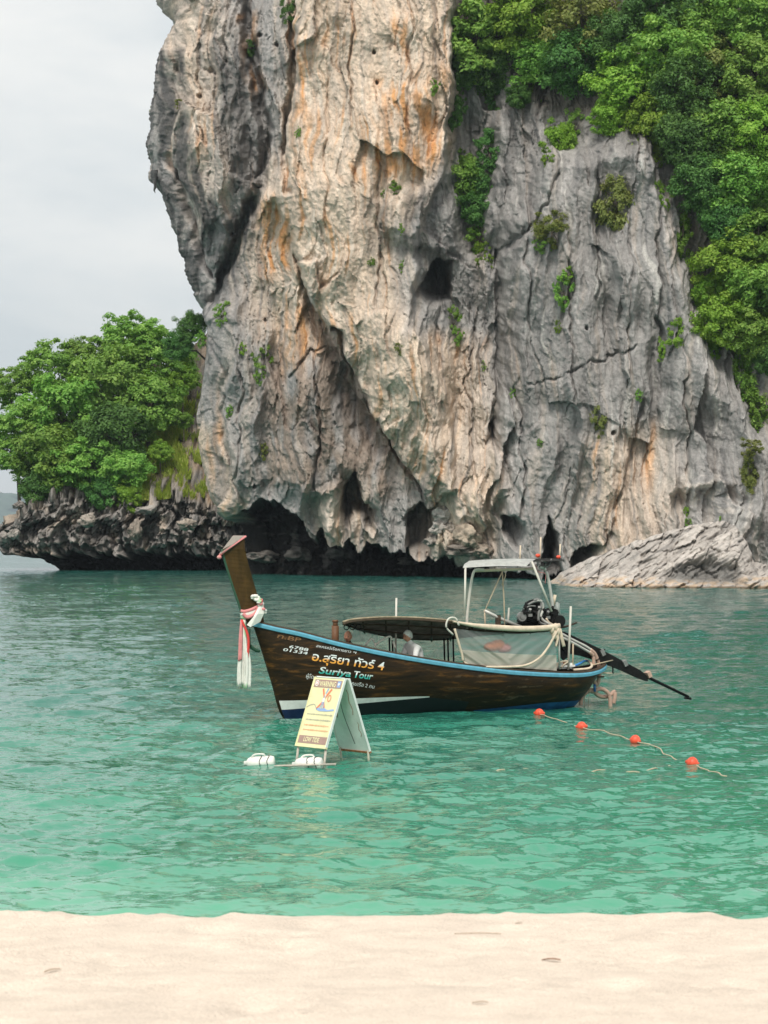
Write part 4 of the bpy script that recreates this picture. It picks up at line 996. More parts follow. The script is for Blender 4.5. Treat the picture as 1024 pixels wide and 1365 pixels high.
# wraps circle the post: front low, back high
def wrap(name, cy, h, m, width, rad=1.0, tilt=26):
    pts = []
    a0 = bl(320, cy + 10, 0); a1 = bl(350, cy - 4, 0); c = (a0 + a1) / 2; hx = (a0.x - a1.x) / 2 * rad; 
    for i in range(13):
        t = i / 12 * math.tau
        pts.append(Vector((c.x + math.cos(t) * hx, math.sin(t) * .20 * rad, c.z + (a0.z - a1.z) / 2 * math.cos(t) - (.05 * math.sin(t)))))
    return strip(name, pts, width, m, rib)
wrap('wrap', 812, 0, M_CLOTHG, .08, .92); wrap('wrap', 808, 0, M_CLOTHW, .10, .94); wrap('wrap', 804, 0, M_PINK, .06, .97)
tube('garland_cord', spline([bl(324, 818, .14), bl(330, 823, .17), bl(340, 818, .2), bl(347, 806, .2)], 5), .035, M_PINK, rib)
# white knot fanning over the port bow
bm = bmesh.new()
fan = [(351, 802), (352, 818), (347, 829), (334, 836), (329, 833), (338, 822), (345, 808)]
vs = [bm.verts.new(bl(x, y, .235 + .03 * (i % 2))) for i, (x, y) in enumerate(fan)]; c = bm.verts.new(bl(343, 819, .29))
for i in range(len(vs)): bm.faces.new((vs[i], vs[(i + 1) % len(vs)], c))
part('knot_cloth', bm, M_CLOTHW, rib)
rr = random.Random(3)
for i in range(26):          # flowers of the garland
    f = i / 25; x = 338 + 14 * f + rr.uniform(-2, 2); y = 797 + 20 * f ** 1.3 + rr.uniform(-3, 3) - 4 * math.sin(f * 3)
    bm = bmesh.new(); bmesh.ops.create_icosphere(bm, subdivisions=2, radius=.032 + rr.random() * .018)
    p = bl(x, y, .16 + .08 * math.sin(f * 3) + rr.uniform(-.02, .02))
    for v in bm.verts: v.co = Vector((v.co.x * 1.1, v.co.y, v.co.z * .8)) * (1 + .2 * math.sin(9 * v.co.x / .03)) + p
    part('flower', bm, [M_CLOTHW, M_CLOTHW, M_PINK, M_RED, M_CLOTHG, M_CLOTHW][i % 6 if i > 9 else 0], rib, True)
# hanging tails
for i in range(15):
    f = i / 14; m = [M_CLOTHW, M_CLOTHG, M_CLOTHW, M_CREAM, M_CLOTHW][i % 5]
    x = 318 + 14 * f + rr.uniform(-1, 1)
    strip('tail', [bl(325 + 2 * f, 826, .12), bl(323 + 5 * f, 850, .13 + .03 * rr.random()), bl(x, 885, .1 + .09 * rr.random()), bl(x - 1 + rr.uniform(-1, 1), 916 + rr.uniform(-5, 2), .1 + .09 * rr.random())], lambda q: .035 + .04 * q, m, rib, rr.uniform(-1, 1), .01, Vector((1, .3, 0)))
for x, ye, m in ((319, 872, M_PINK), (321, 862, M_PINK), (330, 900, M_RED)):
    strip('tail', [bl(322, 826, .15), bl(x + 1, 850, .18), bl(x, 880, .17), bl(x + .5, ye, .17)], .05, m, rib, .6, .01, Vector((1, .3, 0)))
tube('fender', spline([bl(331, 838, .0), bl(332, 858, .03), bl(340, 866, .02), bl(346, 868, 0)], 4), .05, M_GREEN, None, 8, .03)

# --- lettering, laid onto the planking
def text_mesh(body, shear=.0, ex=0):
    c = bpy.data.curves.new('text', 'FONT'); c.body = body; c.resolution_u = 3; c.shear = shear; c.offset = ex
    o = bpy.data.objects.new('text', c); COL.objects.link(o); bpy.context.view_layer.update()
    me = bpy.data.meshes.new_from_object(o.evaluated_get(bpy.context.evaluated_depsgraph_get()))
    COL.objects.unlink(o); bpy.data.objects.remove(o); me.materials.clear()
    return me
def two_tone(name, lo, hi):
    m = bpy.data.materials.new(name); m.use_nodes = True; t = m.node_tree; b = t.nodes['Principled BSDF']; a = N(t, 'ShaderNodeAttribute', attribute_name='v')
    r = N(t, 'ShaderNodeValToRGB'); r.color_ramp.elements[0].position = .3; r.color_ramp.elements[0].color = (*lo, 1); r.color_ramp.elements[1].position = .55; r.color_ramp.elements[1].color = (*hi, 1)
    L(t, a.outputs['Fac'], r.inputs[0]); L(t, r.outputs[0], b.inputs['Base Color']); b.inputs['Roughness'].default_value = .6; return m
def hull_text(body, p0, p1, hgt, m, yguess=.4, shear=.25, ex=.0, name='lettering'):
    """baseline from pixel p0 to pixel p1, hgt = cap height in metres"""
    me = text_mesh(body, shear, ex); xs = [v.co.x for v in me.vertices]; x_0, x_1 = min(xs), max(xs)
    a, b = bl(*p0, yguess), bl(*p1, yguess); ys = [v.co.y for v in me.vertices]
    at_ = me.attributes.new('v', 'FLOAT', 'POINT')
    at_.data.foreach_set('value', np.clip((np.array(ys) - 0.0) / .72, 0, 1).astype(np.float32))
    up = Vector((0, 0, 1)); k = hgt / .7
    for v in me.vertices:
        f = (v.co.x - x_0) / (x_1 - x_0); p = a.lerp(b, f) + up * v.co.y * k
        h, n, _, _ = hull_bvh.ray_cast(Vector((p.x, 3, p.z)), Vector((0, -1, 0)))
        v.co = (h + Vector((0, .007, 0))) if h is not None else p
    me.materials.append(m); me.update()
    return link(name, me, None, hull)
M_GOLD = two_tone('lettering_white_orange', (.82, .36, .05), (.74, .78, .78)); M_TEAL = two_tone('lettering_white_teal', (.05, .42, .36), (.72, .77, .75))
hull_text('อ.สุริยา ทัวร์ 4', (415, 880), (505, 892.5), .165, M_GOLD, .42, .2, .016)
hull_text('Suriya', (423, 897), (463, 901.6), .135, M_TEAL, .40, .25, .018)
hull_text('Tour', (467, 902.2), (491, 905), .135, M_TEAL, .40, .25, .018)
hull_text('สหกรณ์เรือหางยาว', (421, 862.5), (464, 870), .055, M_TEXTW, .45, .2)
hull_text('ฯ', (467, 870.5), (471, 871), .055, M_TEXTW, .45, .2)
hull_text('ผู้โดยสาร 10 คน ผู้ควบคุมเรือ 2 คน', (407, 903), (493, 917), .075, M_TEXTW, .35, .2)
hull_text('6788', (385, 863.5), (408, 868), .062, M_TEXTW, .3, .2, .01)
hull_text('01334', (378, 867.5), (407, 872.5), .058, M_TEXTW, .3, .2, .01)
hull_text('ก.BP', (370, 850), (399, 856), .085, mat('lettering_faded', (.20, .10, .04), .7), .28, .2, .01)

# --- long canopy over the seats: near edge propped up, far edge low
def canopy():
    o = None
    top = [(457, 829), (470, 825.5), (500, 823), (530, 822.5), (560, 823.5), (590, 826), (612, 829.5), (650, 835), (690, 837), (722, 835.5), (745, 832)]
    low = [(457, 829), (474, 838), (500, 845), (530, 850), (560, 852.5), (590, 852.5), (612, 850), (650, 846), (690, 843.5), (722, 841), (745, 838)]
    A = spline([bl(*p, .72) for p in top], 4); B = spline([bl(*p, -.72) for p in low], 4)
    bm = bmesh.new(); rows = []
    for a, b in zip(A, B):
        rows.append([bm.verts.new(a.lerp(b, j / 8) + Vector((0, 0, .10 * math.sin(j / 8 * math.pi) * 0))) for j in range(9)])
    for a, b in zip(rows[:-1], rows[1:]):
        for j in range(8): bm.faces.new((a[j], a[j + 1], b[j + 1], b[j]))
    bmesh.ops.solidify(bm, geom=bm.faces[:], thickness=.02)
    o = part('canopy_sheet', bm, M_TARPG, None, True)
    o['label'] = 'grey sheet of the seat canopy, tilted so its underside shows'
    tube('canopy_edge', [p + Vector((0, .01, 0)) for p in A[:26]], .02, mat('stained_tarp_edge', (.36, .28, .19), .85, var=.5, vscale=9), o, 6); tube('canopy_edge', B, .02, M_DARKW, o, 6)
    tube('canopy_pole', [p + Vector((0, .01, -.045)) for p in A[:26]], .03, M_DARKW, o, 6)
    for i in (2, 6, 10, 14, 18, 22, 26, 30, 34, 38):
        a, b = A[i], B[i]; tube('canopy_rib', [a.lerp(b, f) + Vector((0, 0, -.03)) for f in (0, .25, .5, .75, 1)], .022, M_DARKW, o, 6)
    for k, f in enumerate((.3, .65)):
        tube('canopy_batten', [a.lerp(b, f) + Vector((0, 0, -.045)) for a, b in zip(A, B)], .02, M_DARKW, o, 6)
    # pale roll of tarp above the side sheet
    pts = spline([bl(604, 828.5, .78), bl(625, 832.5, .79), bl(650, 835.5, .8), bl(690, 838, .8), bl(722, 837.5, .78), bl(746, 834.5, .74)], 5)
    bm = bmesh.new(); rows = []
    for i, p in enumerate(pts):
        f = i / (len(pts) - 1); hh = .022 + .04 * min(1, f * 2.2)
        rows.append([bm.verts.new(p + Vector((0, math.cos(t) * .05, math.sin(t) * hh))) for t in [k * math.tau / 10 for k in range(10)]])
    for a, b in zip(rows[:-1], rows[1:]):
        for j in range(10): bm.faces.new((a[j], a[(j + 1) % 10], b[(j + 1) % 10], b[j]))
    bm.faces.new(rows[0][::-1]); bm.faces.new(rows[-1])
    part('rolled_tarp', bm, M_CREAM, o, True)
    # uprights
    for x, yt, yb, yy in ((519, 850, 872, -.55), (523, 850, 872, -.5), (592, 851, 876, -.5), (597, 851, 876, -.5), (604, 848, 876, -.5)):
        tube('canopy_post', [bl(x, yt, yy), bl(x + 1, yb + 10, yy)], .018, M_BLACK, None, 6)
    for x, yt, yy in ((470, 828, .5), (600, 830, .66)):
        pass
    tube('canopy_post', [bl(745, 836, .70), bl(746, 892, .70)], .022, M_STEEL, None, 6)
    tube('curl', spline([bl(604, 846, .8), bl(595, 836, .82), bl(598, 825, .82), bl(607, 824, .82), bl(612, 834, .82)], 5), .02, M_POLEW, o, 6)
    for x in (462, 470, 478):
        bm = bmesh.new(); tube_path(bm, [bl(x + 3.5 * math.cos(t), 836 + 3.5 * math.sin(t), .5) for t in [k * math.tau / 12 for k in range(13)]], [.012] * 13, 5, False); part('hoop', bm, M_BLACK, o, True)
canopy()

# --- translucent side sheet with a cream hem
def sheet_material(name, col, alpha):
    m = bpy.data.materials.new(name); m.use_nodes = True; t = m.node_tree; p = t.nodes['Principled BSDF']; p.inputs['Base Color'].default_value = (*col, 1); p.inputs['Roughness'].default_value = .35
    tr = N(t, 'ShaderNodeBsdfTransparent', ins={0: (.85, .9, .88, 1)}); mx = N(t, 'ShaderNodeMixShader', ins={0: alpha}); L(t, tr.outputs[0], mx.inputs[1]); L(t, p.outputs[0], mx.inputs[2])
    tl = N(t, 'ShaderNodeBsdfTranslucent', ins={0: (*col, 1)}); m2 = N(t, 'ShaderNodeMixShader', ins={0: .4}); L(t, p.outputs[0], m2.inputs[1]); L(t, tl.outputs[0], m2.inputs[2]); L(t, m2.outputs[0], mx.inputs[2])
    L(t, mx.outputs[0], t.nodes['Material Output'].inputs[0]); return m
M_SHEET = sheet_material('clear_plastic', (.66, .70, .69), .30); M_HEM = sheet_material('cream_netting', (.64, .59, .50), .8)
def side_sheet():
    def pt(f, v):
        xt = 607 + (741 - 607) * f; yt = float(np.interp(xt, [600, 640, 690, 741], [837, 842, 844.5, 842])); xb = 621 + (742 - 621) * f; yb = 885 + 9 * f
        g = abs(f - .5); sg = 1 if f < .5 else -1
        w = float(.05 * fbm(np.array([f * 5 - sg * v * 2.2]), np.array([v * .8 + 3]), 2, 901)[0] + .022 * fbm(np.array([f * 14 - sg * v * 7]), np.array([v * 1.2]), 2, 903)[0])
        return bl(xt + (xb - xt) * v, yt + (yb - yt) * v, .74 + w)
    o = None
    for name, v0, v1, m in (('side_sheet', 0, .62, M_SHEET), ('sheet_hem', .6, 1, M_HEM)):
        bm = bmesh.new(); rows = [[bm.verts.new(pt(i / 60, v0 + (v1 - v0) * j / 14) + (Vector((0, .01, 0)) if m is M_HEM else Vector())) for j in range(15)] for i in range(61)]
        for a, b in zip(rows[:-1], rows[1:]):
            for j in range(14): bm.faces.new((a[j], a[j + 1], b[j + 1], b[j]))
        q = part(name, bm, m, o, True); o = o or q
    o['label'] = 'clear wrinkled plastic sheet'
    tube('sheet_cord', spline([bl(606, 838, .79), bl(611, 855, .8), bl(616, 872, .8), bl(620, 884, .8), bl(640, 888.5, .82), bl(675, 889, .83), bl(700, 887, .83), bl(718, 878, .82), bl(730, 864, .8), bl(738, 850, .79), bl(745, 838, .78)], 5), .026, M_CREAM, o, 8)
    # lumps of cloth knotted at the corner
    for i in range(5):
        bm = bmesh.new(); bmesh.ops.create_icosphere(bm, subdivisions=2, radius=.06)
        p = bl(740 + rr.uniform(-4, 6), 836 + i * 3, .74)
        for v in bm.verts: v.co = Vector((v.co.x, v.co.y, v.co.z * 1.4)) * (1 + .25 * math.sin(40 * v.co.x + i)) + p
        part('knot', bm, M_CREAM, o, True)
    strip('loose_end', [bl(746, 838, .76), bl(749, 850, .78), bl(752, 862, .76)], .07, M_CREAM, o, .8)
    strip('loose_end', [bl(744, 840, .76), bl(744, 850, .78), bl(741, 862, .76)], .05, M_CREAM, o, .8)
side_sheet()
# far-side plastic sheet
bm = bmesh.new()
rows = [[bm.verts.new(bl(572 + 33 * i / 14, (872 - 20 * i / 14) * (1 - v) + 876 * v, -.68 + .03 * math.sin(i * 1.7 + v * 4))) for v in (0, .33, .66, 1)] for i in range(15)]
for a, b in zip(rows[:-1], rows[1:]):
    for j in range(3): bm.faces.new((a[j], a[j + 1], b[j + 1], b[j]))
part('side_sheet', bm, M_SHEET, None, True)
bm = bmesh.new()
rows = [[bm.verts.new(bl(470 + 34 * i / 14, 836 * (1 - v) + (852 + i * .6) * v, -.68 + .03 * math.sin(i * 1.7 + v * 4))) for v in (0, .33, .66, 1)] for i in range(15)]
for a, b in zip(rows[:-1], rows[1:]):
    for j in range(3): bm.faces.new((a[j], a[j + 1], b[j + 1], b[j]))
part('side_sheet', bm, M_SHEET, None, True)

# --- steersman's roof on bent pipes
def roof():
    bm = bmesh.new(); rows = []
    a = [(617, 757, .62), (619, 752, .55), (626, 747.5, .1), (630, 747, -.5)]
    b = [(702, 755, .62), (706, 750, .55), (714, 745.5, .1), (716, 745, -.5)]
    for i in range(13):
        f = i / 12; rows.append([bm.verts.new(bl(p[0] + (q[0] - p[0]) * f, p[1] + (q[1] - p[1]) * f - 1.2 * math.sin(f * math.pi), p[2])) for p, q in zip(a, b)])
    for r0, r1 in zip(rows[:-1], rows[1:]):
        for j in range(3): bm.faces.new((r0[j], r0[j + 1], r1[j + 1], r1[j]))
    bmesh.ops.solidify(bm, geom=bm.faces[:], thickness=.025)
    o = part('roof_sheet', bm, M_WHITEP, None); o['label'] = 'white roof sheet over the steersman'
    # dark after part of the roof and its beams
    bm = bmesh.new(); q = [bm.verts.new(bl(*p)) for p in ((700, 749.5, .5), (752, 747.5, .45), (748, 744, -.5), (712, 744.5, -.5))]; bm.faces.new(q); bmesh.ops.solidify(bm, geom=bm.faces[:], thickness=.03); part('roof_extension', bm, M_TARPD, o)
    tube('roof_beam', [bl(632, 761, .2), bl(712, 758, .2)], .03, M_CREAM, o, 8); tube('roof_beam', [bl(620, 756, .56), bl(706, 753, .56)], .022, M_TARPD, o, 6); tube('roof_beam', [bl(626, 750, -.5), bl(752, 746, -.45)], .03, M_GREYM, o, 6)
    for x in (640, 665, 690): tube('roof_rafter', [bl(x, 755, .56), bl(x + 6, 749, -.45)], .02, M_TARPD, o, 6)
    # pipes
    tube('roof_post', [bl(620.5, 756, .6), bl(619.5, 820, .6)], .023, M_POLEW, None, 8)
    tube('roof_post', spline([bl(645, 759.5, .25), bl(636, 759.5, .25), bl(631, 764, .25), bl(627, 785, .25), bl(623, 820, .25), bl(622.5, 842, .25)], 5), .029, M_POLEW, None, 8)
    tube('roof_post', [bl(709, 748.5, .55), bl(735.5, 815, .55)], .025, M_POLEW, None, 8)
    tube('roof_post', spline([bl(719, 756, .2), bl(725, 757, .2), bl(729, 764, .2), bl(733, 782, .2), bl(737, 812, .2), bl(737, 840, .2)], 5), .034, M_STEEL, None, 8)
    tube('stay_rope', [bl(671, 759, .2), bl(646.5, 814, .3)], .014, M_ROPE, None, 5); tube('stay_rope', [bl(669.5, 759, .2), bl(672, 800, .2), bl(673, 838, .3)], .016, M_ROPE, None, 5)
    tube('stay_rope', spline([bl(671, 759, .2), bl(674, 767, .2), bl(669, 780, .2)], 4), .012, M_ROPE, None, 5)
    tube('stay_rope', [bl(646, 813, .3), bl(647, 840, .3)], .016, M_ROPE, None, 5)
    for (x, y0, y1, yy) in ((694, 727, 743, -.3), (721, 716, 744, -.4), (747, 725, 743, -.45)):
        tube('flag_stick', [bl(x, y0, yy), bl(x - .8, y1 + 3, yy)], .018, M_CREAM, o, 6)
    for (x, y) in ((717, 741), (744.5, 743)):
        bm = bmesh.new(); bmesh.ops.create_icosphere(bm, subdivisions=2, radius=.045)
        p = bl(x, y, -.4)
        for v in bm.verts: v.co = Vector((v.co.x * 1.15, v.co.y, v.co.z)) * (1 + .15 * math.sin(60 * v.co.z)) + p
        part('red_float', bm, M_BUOY, o, True)
    tube('cable', spline([bl(722, 748, .3), bl(728, 750, .3), bl(726, 757, .25), bl(733, 752, .2), bl(735, 745, .1)], 5), .012, M_GREYM, o, 5)
    tube('cable', spline([bl(714, 752, .3), bl(718, 762, .3), bl(727, 765, .25), bl(727, 778, .2)], 5), .008, M_PINK, o, 5)
roof()
# poles standing in the boat
tube('pole', [bl(528.5, 797, -.3), bl(527.5, 870, -.3)], .022, M_POLEW, None, 8); tube('pole', [bl(761, 808, .35), bl(757.5, 893, .35)], .026, M_POLEW, None, 8); tube('pole', [bl(764, 858, .3), bl(763.5, 893, .3)], .018, M_ROPE, None, 6)
tube('pole', [bl(678.5, 810, .0), bl(677, 838, .0)], .022, M_POLEW, None, 8)
# mooring bitt and folded rails near the bow
bm = bmesh.new(); cyl(bm, bl(447, 868, .0), bl(447, 834, 0), .075, .075, 10); cyl(bm, bl(447, 835, 0), bl(447, 828, 0), .05, .055, 10); cyl(bm, bl(447, 829, 0), bl(447, 826.5, 0), .072, .06, 10); part('mooring_bitt', bm, mat('red_brown_wood', (.16, .075, .035), .6, var=.3), None, True)
for pts in ([(487, 860), (495, 852), (499, 856), (501, 862)], [(501, 859), (518, 848.5), (523, 853), (527, 864)]):
    tube('hand_rail', spline([bl(x, y, .3) for x, y in pts], 4), .022, M_POLEW, None, 6)

# --- engine on its swivel, with the long shaft
def engine():
    e = thing('longtail_engine', 'black truck engine with pipes and long propeller shaft mounted on the boat stern', 'engine', BC, math.pi + BA)
    bm = bmesh.new(); c = bl(716, 822, .1)
    R = Matrix.Rotation(math.radians(-20), 3, 'Y')
    box(bm, c, (.62, .34, .34), R); box(bm, c + Vector((.05, 0, .2)), (.42, .26, .14), R); box(bm, c + Vector((-.3, 0, -.03)), (.16, .42, .40), R); box(bm, c + Vector((.34, 0, -.02)), (.12, .3, .26), R)
    bmesh.ops.bevel(bm, geom=bm.edges[:], offset=.03, segments=2, affect='EDGES')
    blk = part('engine_block', bm, M_BLACK, e)
    bm = bmesh.new(); p = bl(695, 822, .25); cyl(bm, p + Vector((0, -.03, 0)), p + Vector((0, .05, 0)), .10, .10, 16); cyl(bm, p + Vector((0, .05, 0)), p + Vector((0, .07, 0)), .05, .05, 12); part('pulley', bm, M_GREYM, e, False)
    bm = bmesh.new(); p = bl(745, 828, .28); cyl(bm, p, p + Vector((0, .06, 0)), .13, .13, 18); part('flywheel', bm, M_BLACK, e, False)
    bm = bmesh.new(); p = bl(706, 806, .15); cyl(bm, p, p + Vector((-.2, 0, .05)), .09, .09, 14); part('air_filter', bm, M_BLACK, e, True)
    for i in range(7):
        bm = bmesh.new(); p = bl(700 + 6 * i, 812 + 3 * (i % 3), .3); cyl(bm, p, p + Vector((.02, .07, .05)), .035, .03, 8); box(bm, p + Vector((.0, .02, -.08)), (.09, .05, .06)); part('fitting', bm, M_GREYM if i % 2 else M_BLACK, e)
    for pts, r, m in (([(712, 800), (718, 799), (722, 806), (718, 818), (719, 829), (728, 833)], .028, M_GREYM), ([(716, 800), (722, 802), (724, 812), (721, 822), (727, 829), (738, 834)], .03, M_STEEL), ([(704, 806), (712, 802), (720, 801)], .025, M_GREYM), ([(728, 824), (732, 830), (740, 834)], .025, M_CREAM), ([(698, 812), (706, 808), (714, 808)], .015, M_GREYM)):
        tube('hose', spline([bl(x, y, .33) for x, y in pts], 5), r, m, e, 8)
    bm = bmesh.new(); box(bm, bl(742, 812, .1), (.13, .14, .30), Matrix.Rotation(.1, 3, 'Y')); bmesh.ops.bevel(bm, geom=bm.edges[:], offset=.03, segments=2, affect='EDGES'); part('coolant_bottle', bm, sheet_material('milky_plastic', (.6, .63, .6), .75), e, True)
    tube('vent_pipe', [bl(738, 806, .15), bl(740, 793, .15)], .035, M_CREAM, e, 8)
    # tiller forward
    tube('tiller', [bl(646, 814, .3), bl(668, 825, .25), bl(700, 838, .2)], .035, M_STEEL, e, 8)
    bm = bmesh.new(); box(bm, bl(664, 828, .25), (.09, .09, .26)); part('tiller_bracket', bm, M_DARKW, e)
    bm = bmesh.new(); a, b = bl(664, 829, .1), bl(742, 838, .1); box(bm, (a + b) / 2, ((a - b).length, .14, .13), Matrix.Rotation(math.radians(2), 3, 'Y')); part('engine_bed', bm, M_BLACK, e)
    # tail: deep beam, then the bare shaft
    def beam(name, pts, hw, m):
        bm = bmesh.new(); rows = []
        for (x, y, h) in pts:
            p = bl(x, y, .0); rows.append([bm.verts.new(p + Vector((0, s * hw, t * h))) for s, t in ((-1, -1), (1, -1), (1, 1), (-1, 1))])
        for r0, r1 in zip(rows[:-1], rows[1:]):
            for j in range(4): bm.faces.new((r0[j], r0[(j + 1) % 4], r1[(j + 1) % 4], r1[j]))
        bm.faces.new(rows[0][::-1]); bm.faces.new(rows[-1]); return part(name, bm, m, e)
    beam('tail_beam', [(738, 846, .10), (752, 856, .22), (775, 864, .17), (798, 873, .14), (830, 888, .105), (852, 899, .095), (862, 905, .05)], .06, M_BLACK)
    beam('tail_fin', [(746, 868, .10), (751, 872, .13), (758, 872, .04)], .03, M_BLACK)
    tube('shaft', [bl(800, 872, 0), bl(862, 902, 0), bl(918, 929, 0)], .042, M_BLACK, e, 8, .03)
    for x, y in ((802, 872), (832, 886), (864, 901)):
        bm = bmesh.new(); box(bm, bl(x, y - 2, .03), (.09, .16, .13), Matrix.Rotation(math.radians(26), 3, 'Y')); part('shaft_clamp', bm, M_GREYM if x < 860 else M_HOSE, e)
    bm = bmesh.new(); p = bl(917, 929.5, 0); 
    for k in range(2): box(bm, p + Vector((0, .07 * (1 if k else -1), -.02)), (.03, .12, .05), Matrix.Rotation(.5 * (1 if k else -1), 3, 'Y'))
    part('propeller', bm, M_BLACK, e)
    tube('spike', [bl(803, 872, 0), bl(806, 865, 0)], .018, M_BLACK, e, 6); tube('peg', [bl(817, 885, .02), bl(817, 898, .02)], .016, M_BLACK, e, 6); tube('stay', [bl(788, 887, .3), bl(817, 880, .05)], .014, M_ROPE, e, 5); tube('stay', [bl(800, 896.5, .1), bl(816, 898, .05)], .018, M_CREAM, e, 5)
    # exhaust pipes running aft, turning into hoses
    tube('exhaust_pipe', spline([bl(742, 841, .22), bl(762, 852, .22), bl(780, 861, .2), bl(789, 867, .18)], 5), .028, M_STEEL, e, 8); tube('exhaust_pipe', spline([bl(744, 847, .28), bl(764, 857, .28), bl(780, 866, .25), bl(787, 870, .22)], 5), .028, M_STEEL, e, 8)
    tube('exhaust_hose', spline([bl(787, 866, .18), bl(793, 872, .16), bl(798, 885, .14), bl(799, 900, .12), bl(796, 913, .1), bl(792, 908, .1), bl(789, 902, .08)], 6), .045, M_HOSE, e, 8); tube('exhaust_hose', spline([bl(786, 869, .22), bl(791, 875, .2), bl(791.5, 888, .2)], 6), .04, M_HOSE, e, 8)
    return e
engine()
# coiled hose hanging at the stern, with a blue tie
hz = thing('stern_hose', 'pinkish hose coiled and hanging over the boat stern into the water', 'hose', BC, math.pi + BA)
tube('hose_coil', spline([bl(784, 908, .05), bl(785, 917, .05), bl(790, 922, .06), bl(800, 918, .08), bl(809, 922, .1), bl(813, 930, .1), bl(814, 943, .1)], 6), .045, M_HOSE, hz, 8)
tube('hose_coil', spline([bl(774, 940, .05), bl(776, 930, .05), bl(782, 923, .05), bl(790, 920, .05), bl(796, 926, .02), bl(804, 929, .0), bl(813, 927, 0), bl(819, 922, .02), bl(820, 928, .05), bl(818, 938, .05)], 6), .045, M_HOSE, hz, 8)
tube('tie', [bl(792.5, 912, .12), bl(793, 922, .12)], .028, M_BLUEP, hz, 6)
for x0_, x1_ in ((788, 784), (780, 779)): tube('line', [bl(x0_, 900, .1), bl(x1_, 942, .1)], .007, M_ROPE, hz, 4)
# odds and ends on the stern deck
bm = bmesh.new(); box(bm, (bl(775, 900, 0).x, 0, .62), (.9, .42, .03)); part('stern_deck', bm, M_DARKW, None)
gp = bl(752, 886, .2)
bm = bmesh.new(); box(bm, gp + Vector((0, 0, -.02)), (.42, .3, .12)); bmesh.ops.bevel(bm, geom=bm.edges[:], offset=.04, segments=2, affect='EDGES'); part('locker', bm, M_WHITEP, None)
tube('rope_loop', spline([bl(742, 890, .35), bl(744, 884, .35), bl(752, 881.5, .35), bl(757, 882, .35), bl(752, 886, .35), bl(748, 890, .35)], 4), .022, M_CREAM, None, 6)
tube('blue_rope', spline([bl(764, 888, .2), bl(772, 885, .1), bl(779, 881, .0), bl(784, 881, -.1)], 4), .025, mat('blue_rope', (.05, .25, .62), .7), None, 6)
bm = bmesh.new(); bmesh.ops.create_icosphere(bm, subdivisions=2, radius=.05)
for v in bm.verts: v.co = Vector((v.co.x * 1.3, v.co.y, v.co.z)) + bl(754, 883, .3)
part('orange_rag', bm, M_ORANGE, None, True)
tube('stern_rim', spline([bl(765, 893, .5), bl(785, 891, .42), bl(789, 886, .2), bl(784, 881, -.1), bl(780, 880, -.3)], 5), .03, M_CREAM, None, 6)
tube('long_pole', spline([bl(740, 838, .3), bl(755, 835, .2), bl(769, 830, .1)], 4), .03, M_DARKW, None, 6, .02)

# --- orange life jackets bundled behind the plastic
lv = thing('life_jackets', 'orange life jacket bundle behind the clear plastic sheet of the boat', 'life jacket', BC, math.pi + BA)
for i, (x, y) in enumerate(((656, 862), (664, 860), (672, 864))):
    bm = bmesh.new(); bmesh.ops.create_icosphere(bm, subdivisions=3, radius=.16)
    for v in bm.verts: v.co = Vector((v.co.x * 1.1, v.co.y * .7, v.co.z * (.62 if i != 1 else .75))) * (1 + .12 * math.sin(17 * v.co.x + i) * math.cos(13 * v.co.z)) + bl(x, y, .5)
    part('jacket', bm, M_ORANGE if i != 2 else M_PINK, lv, True)
bm = bmesh.new(); box(bm, (bl(664, 880, .45).x, .42, .62), (.8, .34, .46)); bmesh.ops.bevel(bm, geom=bm.edges[:], offset=.03, segments=2, affect='EDGES'); part('locker', bm, M_DARKW, None)

